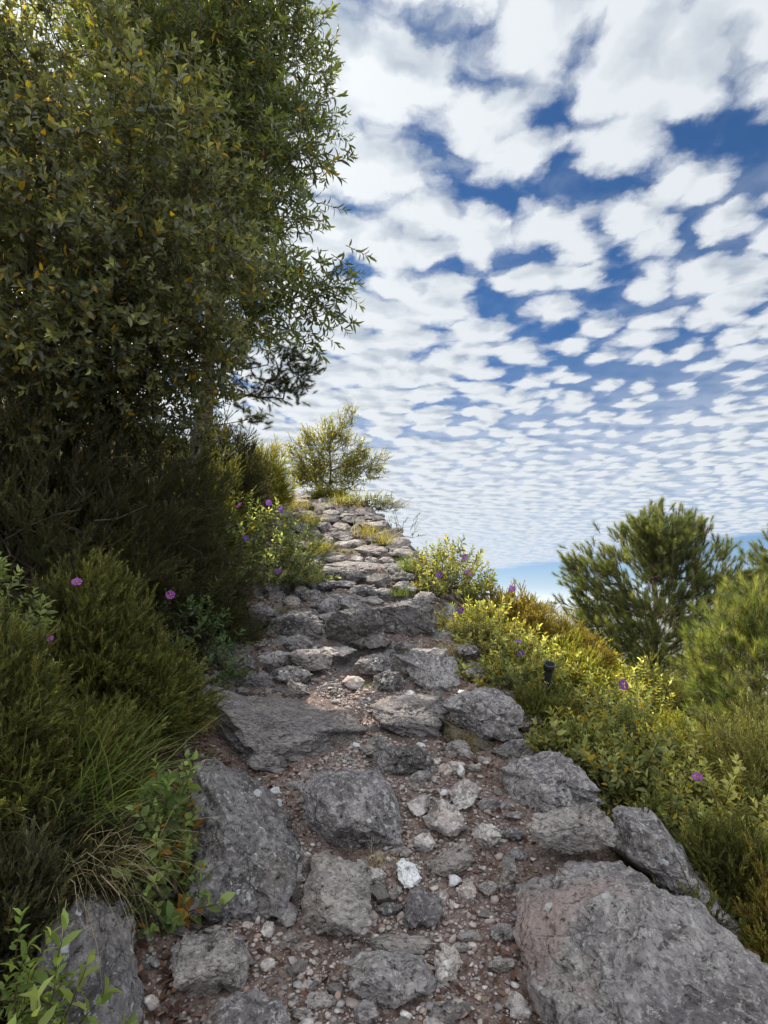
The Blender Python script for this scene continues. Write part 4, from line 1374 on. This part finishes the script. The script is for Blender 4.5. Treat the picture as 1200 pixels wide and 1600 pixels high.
bush('cistus_shrub', 'cistus with twiggy tops and three purple flowers beside the upper path on the right', 'shrub', 700, 836, 6.5, 150, CISTUS, C_CISTUS_SUN, M_SOFT, 420, 1.1,
     flowers=[(727, 871), (731, 895), (687, 899)], odd=YELLOW, odd_p=.04, fr=.045)
bush('heather_bush', 'brownish heather with one purple flower poking out on the right skyline', 'bush', 800, 918, 6.3, 150, HEATH, C_HEATH_BROWN, M_HEATH, 600, 1.3, flowers=[(800, 920)], fr=.04)
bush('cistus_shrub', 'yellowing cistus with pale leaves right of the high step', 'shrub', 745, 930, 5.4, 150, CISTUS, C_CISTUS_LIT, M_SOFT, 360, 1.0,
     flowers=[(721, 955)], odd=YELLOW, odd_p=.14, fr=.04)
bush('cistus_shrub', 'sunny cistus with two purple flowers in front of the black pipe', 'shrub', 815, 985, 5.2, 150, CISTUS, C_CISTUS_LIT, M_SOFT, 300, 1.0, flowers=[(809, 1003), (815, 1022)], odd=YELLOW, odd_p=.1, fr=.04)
bush('heather_bush', 'orange brown heather behind the black pipe', 'bush', 880, 965, 6.3, 130, HEATH, C_HEATH_BROWN, M_HEATH, 420, 1.3)
bush('cistus_shrub', 'low cistus beside the perched boulder', 'shrub', 790, 1040, 4.7, 150, CISTUS, C_CISTUS_SUN, M_SOFT, 260, 1.0, odd=YELLOW, odd_p=.1)
bush('yellow_shrub', 'bright yellow leaved shrub below the big pine', 'shrub', 935, 1015, 6.0, 120, CISTUS, [(.20, .20, .03), (.28, .25, .04), (.3, .26, .05)], M_SOFT, 220, 1.0)
bush('cistus_shrub', 'grey green cistus with a large violet flower in the middle of the right slope', 'shrub', 920, 1045, 4.7, 190, CISTUS, C_CISTUS_SUN, M_SOFT, 302, 1.05, flowers=[(975, 1070)], odd=YELLOW, odd_p=.04, fr=.05)
bush('cistus_shrub', 'leafy cistus growing below the violet flower on the right slope', 'shrub', 985, 1085, 4.1, 220, CISTUS, C_CISTUS_SUN, M_SOFT, 331, 1.05, odd=YELLOW, odd_p=.06)
bush('cistus_shrub', 'open cistus with dark bare stems beside the two toned rock', 'shrub', 945, 1125, 3.6, 170, CISTUS, C_CISTUS_SUN, M_SOFT, 190, 1.0, odd=YELLOW, odd_p=.1, inner=.6, tip_r=.003)
bush('cistus_shrub', 'pale leaved cistus with a drooping violet flower at the right', 'shrub', 1075, 1150, 3.5, 190, CISTUS, C_CISTUS_LIT, M_SOFT, 330, 1.0, flowers=[(1090, 1215)], odd=YELLOW, odd_p=.08, fr=.03)
bush('heather_bush', 'feathery pale heather at the right border below the young pine', 'bush', 1165, 1090, 3.7, 260, HEATH_BIG, C_HEATH_PALE, M_HEATH, 700, .9)
bush('heather_bush', 'dark green heather behind the biggest boulder', 'bush', 1135, 1270, 2.9, 170, HEATH, C_HEATH, M_HEATH, 520, 1.1)
bush('heather_bush', 'dry brown heather at the lower right border beside the biggest boulder', 'bush', 1215, 1330, 2.6, 160, HEATH, C_HEATH_BROWN, M_HEATH, 380, 1.1)
bush('heather_bush', 'little green heather tucked behind the perched boulder', 'bush', 835, 1085, 4.2, 80, HEATH, C_HEATH, M_HEATH, 260, 1.1)

# ------------------------------------------------------------------ pines on the right
r = np.random.default_rng(77)
bx, by = 4.35, 9.2
tree('pine_tree', 'big bushy pine with upright tufts standing alone on the right slope',
     (bx, by, gz(bx, by) - .1), [(4.35, 9.2, .9), (4.4, 9.2, 1.9), (4.35, 9.2, 2.75)],
     [(1035, 822, 9.2, 34), (1070, 806, 9.2, 14), (1010, 812, 9.2, 12), (1035, 860, 9.2, 55), (968, 838, 9.0, 7), (1000, 858, 9.1, 30), (1160, 905, 9.3, 30), (1190, 912, 9.3, 26), (1000, 835, 9.1, 26), (1075, 832, 9.2, 28), (975, 835, 9, 10), (1125, 870, 9.2, 22), (1040, 880, 9.2, 75), (950, 890, 9.0, 48), (905, 885, 8.9, 26), (915, 930, 8.9, 38),
      (890, 905, 8.9, 16), (1110, 920, 9.2, 55), (980, 960, 9.0, 60), (1060, 960, 9.2, 60), (925, 990, 8.8, 48), (900, 1010, 8.7, 30), (1150, 950, 9.3, 45), (1000, 1010, 8.8, 45), (1180, 935, 9.3, 35), (1080, 1010, 8.8, 50), (870, 950, 8.8, 14), (950, 1040, 8.5, 50), (1030, 1050, 8.5, 50), (1110, 1040, 8.7, 50), (1160, 1000, 9, 50), (1190, 985, 9, 40)],
     PINE, C_PINE_LIT, M_NEEDLE, M_PBARK, 430, r, 1.6, None, 0, 2, 0, spread=.06, up=.7, maxr=.07, wild=.2, tip_r=.0026, shell=.25)
bx, by = 6.9, 9.4
tree('pine_tree', 'second pine reaching in from the right border with one bare slanting branch',
     (bx, by, gz(bx, by) - .1), [(6.9, 9.4, .9), (6.95, 9.4, 2.2)],
     [(1190, 890, 9.3, 30), (1215, 870, 9.4, 40), (1240, 920, 9.4, 60), (1270, 830, 9.4, 60), (1180, 960, 9.2, 30), (1300, 960, 9.4, 70)],
     PINE, C_PINE_LIT, M_NEEDLE, M_PBARK, 300, r, 1.7, None, 0, 2, 0, spread=.05, up=.75, maxr=.07, wild=.22, tip_r=.0024)
bx, by = 3.0, 4.7
tree('pine_tree', 'young yellow green pine with reddish shoots close by at the right border',
     (bx, by, gz(bx, by) - .1), [(3.0, 4.7, .6), (3.05, 4.7, 1.3)],
     [(1150, 985, 4.6, 45), (1190, 960, 4.6, 50), (1110, 1020, 4.5, 35), (1170, 1050, 4.5, 60), (1120, 1075, 4.4, 35), (1080, 1060, 4.5, 20), (1230, 1030, 4.6, 70), (1145, 1110, 4.3, 45)],
     PINE_NEAR, C_PINE_YOUNG, M_NEEDLE, M_PBARK, 1100, r, 1.15, None, 0, 2, 0, spread=.05, up=.9, maxr=.035, wild=.2, tip_r=.002)

# ------------------------------------------------------------------ top of the path
bx = at(515, 770, 11.2)
tree('small_tree', 'small yellow green tree standing at the top of the path against the clouds',
     (bx[0], bx[1], gz(bx[0], bx[1]) - .05), [at(517, 735, 11.2), at(515, 700, 11.2)],
     [(468, 712, 11.2, 18), (503, 695, 11.2, 22), (538, 664, 11.2, 11), (528, 690, 11.2, 18), (546, 650, 11.2, 5), (552, 718, 11.2, 18), (480, 684, 11.2, 8), (560, 700, 11.2, 8), (500, 740, 11.2, 30), (540, 745, 11.2, 24), (578, 735, 11.1, 16), (592, 722, 11.1, 6), (470, 745, 11.2, 18), (485, 690, 11.2, 8), (512, 668, 11.2, 7)],
     SMALL, [(.10, .12, .022), (.15, .17, .03), (.2, .2, .04)], M_LEAF, M_BARK, 800, r, 1.25, YELLOW, .1, 5, 0, tip_r=.0022, maxr=.035, spread=.06, up=.45)
bush('shrub', 'low rounded green shrub on the skyline below the small tree', 'shrub', 572, 774, 9.8, 125, SMALL, [(.09, .11, .03), (.14, .16, .04), (.2, .2, .05)], M_LEAF, 420, .8, odd=YELLOW, odd_p=.06)
bush('shrub', 'sparse sprig of a shrub sticking out over the drop on the right skyline', 'shrub', 622, 782, 9.3, 70, SMALL, [(.05, .08, .025), (.08, .11, .03)], M_LEAF, 34, .8, inner=.6)
bush('shrub', 'low yellowish shrub under the left side of the small tree', 'shrub', 515, 765, 10.8, 60, HEATH, C_HEATH_LIT, M_HEATH, 200, 1.2)


# ------------------------------------------------------------------ grass
def grass(name, label, px, py, n, L, pal, spread=.05, lean=(0, 0), droop=.6, w=.0035, Y=None, cat='grass tuft'):
    r = np.random.default_rng(7000 + len(PLANTS))
    b = hit(px, py) if Y is None else at(px, py, Y)
    base = np.array([b[0], b[1], gz(b[0], b[1]) - .01])
    if Y is None and b[2] - base[2] > .02:
        base[2] = b[2] - .01
    root = PLANTS.append(name)
    a = r.uniform(0, 6.28, n)
    d0 = np.stack([np.cos(a), np.sin(a), np.zeros(n)], 1) * r.uniform(.15, .75, (n, 1)) + np.array([lean[0], lean[1], 1.0])
    d0 = norm(d0)
    l = L * r.uniform(.55, 1.15, n)
    p0 = np.stack([r.normal(0, spread, n), r.normal(0, spread, n), np.zeros(n)], 1)
    seg = 5
    pts = [p0]
    d = d0.copy()
    for s in range(seg):
        d = norm(d + np.array([0, 0, -droop]) * (s + 1) / seg * r.uniform(.5, 1.4, (n, 1)) * .5)
        pts.append(pts[-1] + d * (l / seg)[:, None])
    side = norm(np.cross(d0, r.normal(size=(n, 3))))
    V = []
    for s in range(seg + 1):
        ww = w * (1 - (s / seg) ** 1.5) + .0003
        V += [pts[s] - side * ww / 2, pts[s] + side * ww / 2]
    V = np.stack(V, 1)
    q = np.array([[2 * s, 2 * s + 1, 2 * s + 3, 2 * s + 2] for s in range(seg)])
    F = (q[None] + (np.arange(n) * 2 * (seg + 1))[:, None, None]).reshape(-1, 4)
    pal = np.asarray(pal)
    t = r.random((n, 1)) * (len(pal) - 1.001); i0 = t.astype(int)[:, 0]; f = t - i0[:, None]
    cc = (pal[i0] * (1 - f) + pal[i0 + 1] * f) * np.exp(r.normal(0, .2, (n, 1)))
    o = link(name, mesh_np(name, V.reshape(-1, 3), F, M_GRASS, np.repeat(cc, 2 * (seg + 1), 0)), None, base)
    return tag(o, label, cat)


G_GREEN = [(.08, .13, .025), (.13, .18, .04), (.18, .2, .06)]
G_YEL = [(.18, .17, .035), (.26, .23, .05), (.32, .27, .09)]
G_DRY = [(.22, .17, .09), (.32, .26, .15), (.44, .37, .24)]
grass('grass_tuft', 'long arching green grass blades on the left bank above the leafy plant', 105, 1215, 220, .74, G_GREEN, .08, (.5, -.08), .85, .006, 2.5)
grass('grass_tuft', 'dry bent straw coloured grass below the green blades on the left bank', 120, 1300, 260, .55, G_DRY, .09, (.6, -.2), 1.15, .0045, 2.35)
grass('grass_tuft', 'brownish dry grass hanging over the left end of the streaked slab', 315, 1135, 260, .28, G_DRY, .06, (.3, -.3), 1.2, .003)
grass('grass_tuft', 'olive dry tuft beside the hanging brown grass', 350, 1110, 110, .18, [(.09, .07, .02), (.15, .11, .04), (.18, .14, .05)], .05, (.3, -.2), 1.2, .003)
grass('grass_tuft', 'straw pale grass tuft growing on the broad rock at the right path edge', 655, 1040, 90, .20, G_YEL, .04, (-.2, -.1), .9, .003)
grass('grass_tuft', 'dry grass hanging from the right bank by the broad rock', 700, 1022, 70, .28, G_DRY, .05, (-.1, -.3), 1.4, .003)
grass('grass_tuft', 'green wisp of grass on the sunlit rock near the gravel patch', 468, 1060, 36, .12, G_GREEN, .02, (0, -.1), .6, .003)
grass('grass_tuft', 'faint grass wisp beside the sunlit cream stone', 573, 1078, 26, .09, G_GREEN, .02, (0, -.1), .6, .003)
grass('grass_tuft', 'thin brown wisps under the rounded boulder', 590, 1350, 60, .13, G_DRY, .03, (.1, -.4), 1.4, .002)
grass('grass_tuft', 'big yellow grass tuft on the upper path', 478, 822, 220, .38, G_YEL, .11, (0, -.2), .9, .006)
grass('grass_tuft', 'yellow grass tuft near the highest rock outcrop', 462, 797, 160, .34, G_YEL, .12, (0, -.2), .8, .006)
grass('grass_tuft', 'rounded yellow tuft at the left of the third step', 508, 866, 170, .28, G_YEL, .07, (0, -.2), 1.0, .005)
grass('grass_tuft', 'spreading grass between rocks in the middle of the upper path', 572, 838, 150, .30, G_YEL, .10, (.1, -.2), .9, .005)
grass('grass_tuft', 'light grass beside the layered rock on the upper path', 597, 851, 150, .30, G_YEL, .10, (.1, -.2), .9, .005)
grass('grass_tuft', 'greenish grass at the right margin beside the second step', 640, 892, 150, .30, G_GREEN, .08, (0, -.2), .9, .005)
grass('grass_tuft', 'green tuft at the right margin just above the high step', 622, 930, 110, .18, G_GREEN, .07, (0, -.2), .9, .004)
grass('grass_tuft', 'small tuft on the dark rock left of the high step', 440, 962, 90, .16, [(.12, .10, .03), (.16, .15, .05)], .05, (0, -.2), .9, .004)
grass('grass_tuft', 'dry fringe of grass under the green cistus with six flowers', 450, 912, 120, .26, G_DRY, .10, (.2, -.3), 1.2, .004)
grass('grass_tuft', 'yellow grass fringe under the low skyline shrub', 545, 792, 150, .34, G_YEL, .18, (0, -.2), .8, .006)
grass('grass_tuft', 'sunny grass patch on the second step tread', 545, 868, 60, .14, G_YEL, .07, (0, -.2), .9, .004)
grass('grass_tuft', 'single long bleached grass blade arching over the bottom left boulder', 95, 1350, 3, .42, [(.38, .34, .22), (.42, .36, .24)], .006, (.9, -.4), 1.0, .006, 2.3, 'grass blade')

# ------------------------------------------------------------------ black pipe
pb = at(859, 1043, 4.42)
zg = gz(pb[0], pb[1])
m_pipe, gp, bpipe, _ = new_mat('black_plastic')
tcn = gp.node('ShaderNodeTexCoord')
gp.put(bpipe.inputs['Base Color'], gp.mix(gp.noise(tcn.outputs['Object'], 40, 4, .6), (.012, .012, .013), (.03, .03, .032)))
bpipe.inputs['Roughness'].default_value = .45
top = np.array([pb[0], pb[1], pb[2] + .03])
root = empty('pipe', (pb[0], pb[1], zg - .05))
tag(root, 'black plastic pipe end sticking up out of the cistus on the right', 'pipe')
ax = norm(np.array([.05, -.55, 1.0]) - 0)
L = (top[2] - zg + .05) / ax[2]
s = norm(np.cross(ax, [1., 0, 0])); u = np.cross(ax, s)
st = ax * 0 + (top - np.array([pb[0], pb[1], zg - .05])) - ax * L


def tube_ring(prof, n=28):
    V, F = [], []
    for (t, rad) in prof:
        for k in range(n):
            a = k / n * 2 * math.pi
            V.append(st + ax * t + (s * math.cos(a) + u * math.sin(a)) * rad)
    for i in range(len(prof) - 1):
        for k in range(n):
            F.append((i * n + k, i * n + (k + 1) % n, (i + 1) * n + (k + 1) % n, (i + 1) * n + k))
    return np.array(V), np.array(F)


link('barrel', mesh_np('barrel', *tube_ring([(0, .033), (L - .045, .033)]), m_pipe, None, True), root)
link('socket', mesh_np('socket', *tube_ring([(L - .046, .033), (L - .045, .043), (L - .002, .043), (L, .041), (L, .035), (L - .003, .033), (L - .2, .031), (L - .2, .001)]), m_pipe, None, True), root)

# ------------------------------------------------------------------ leaf litter and undergrowth
r = np.random.default_rng(91)
n = 11000
y = 1.5 + 5.2 * r.random(n) ** 1.2
c = np.interp(y, _cy, _cx); w = np.interp(y, _cy, _cw)
sidep = r.random(n)
x = np.where(sidep < .62, c - w * r.normal(.98, .26, n), np.where(sidep < .8, c + w * r.normal(.75, .25, n), c + w * r.uniform(-1, 1, n)))
k = clear_of_rocks(x, y, .8) & (fbm(np.stack([x * 2, y * 2, x * 0], 1), 2, 5) + r.random(n) * .7 > .2)
x, y = x[k], y[k]; n = len(x)
z = height(x, y) + r.uniform(.004, .018, n)
lt = []
for i in range(5):
    T = Tpl(); v, t = leaf_verts(.034, .015, r.uniform(-.4, .5), r.uniform(-.4, .5)); T.add(v, t, (0, 0, 0), (0, 0, 1), (0, 1, 0)); T.stem((0, 0, -.008), (0, 0, 0), .0006, .0006)
    lt.append(T.done())
D = np.stack([r.normal(size=n), r.normal(size=n), r.normal(0, .3, n)], 1)
V, T, Cc = scatter(lt, np.stack([x, y, z], 1), D, r.uniform(.5, 1.3, n), [(.05, .028, .02), (.10, .05, .035), (.17, .085, .055), (.22, .16, .12)], r)
tag(link('leaf_litter', mesh_np('leaf_litter', V, T, leaf_mat('dead_leaf', .2, .8, .15, (1.3, 1., .8)), Cc)), 'reddish brown dead leaves strewn along the path edges', 'leaf litter', kind='stuff')

n = 5200
yy = r.uniform(2.0, 12.5, n)
c = np.interp(yy, _cy, _cx); w = np.interp(yy, _cy, _cw)
right = r.random(n) < .68
xx = np.where(right, c + w + .3 + .9 * sstep(yy, 5.6, 7.2) + 6.5 * r.random(n) ** 1.3, c - w - .45 - 4.0 * r.random(n))
zz = height(xx, yy)
D = np.stack([r.normal(0, .35, n), r.normal(0, .35, n), np.ones(n)], 1)
V, T, Cc = scatter(HEATH_BIG, np.stack([xx, yy, zz - .03], 1), D, r.uniform(.7, 1.6, n), [(.045, .058, .015), (.085, .095, .024), (.13, .12, .035)], r)
tag(link('undergrowth', mesh_np('undergrowth', V, T, M_HEATH, Cc)), 'low scrubby undergrowth covering the slopes beside the path', 'undergrowth', kind='stuff')

# ------------------------------------------------------------------ air
hz = bpy.data.meshes.new('haze')
bm = bmesh.new(); bmesh.ops.create_cube(bm, size=1.0)
for v in bm.verts:
    v.co = Vector((v.co.x * 110000, v.co.y * 110000, -300 if v.co.z < 0 else 160))
bm.to_mesh(hz); bm.free()
mh = bpy.data.materials.new('haze_air'); mh.use_nodes = True; mh.node_tree.nodes.clear()
gh = NG(mh.node_tree); oh = gh.node('ShaderNodeOutputMaterial'); vh = gh.node('ShaderNodeVolumePrincipled')
vh.inputs['Color'].default_value = (.75, .85, 1, 1); vh.inputs['Density'].default_value = 6e-5; vh.inputs['Anisotropy'].default_value = .3
gh.l.new(vh.outputs[0], oh.inputs['Volume']); hz.materials.append(mh)
tag(link('haze', hz), kind='stuff')
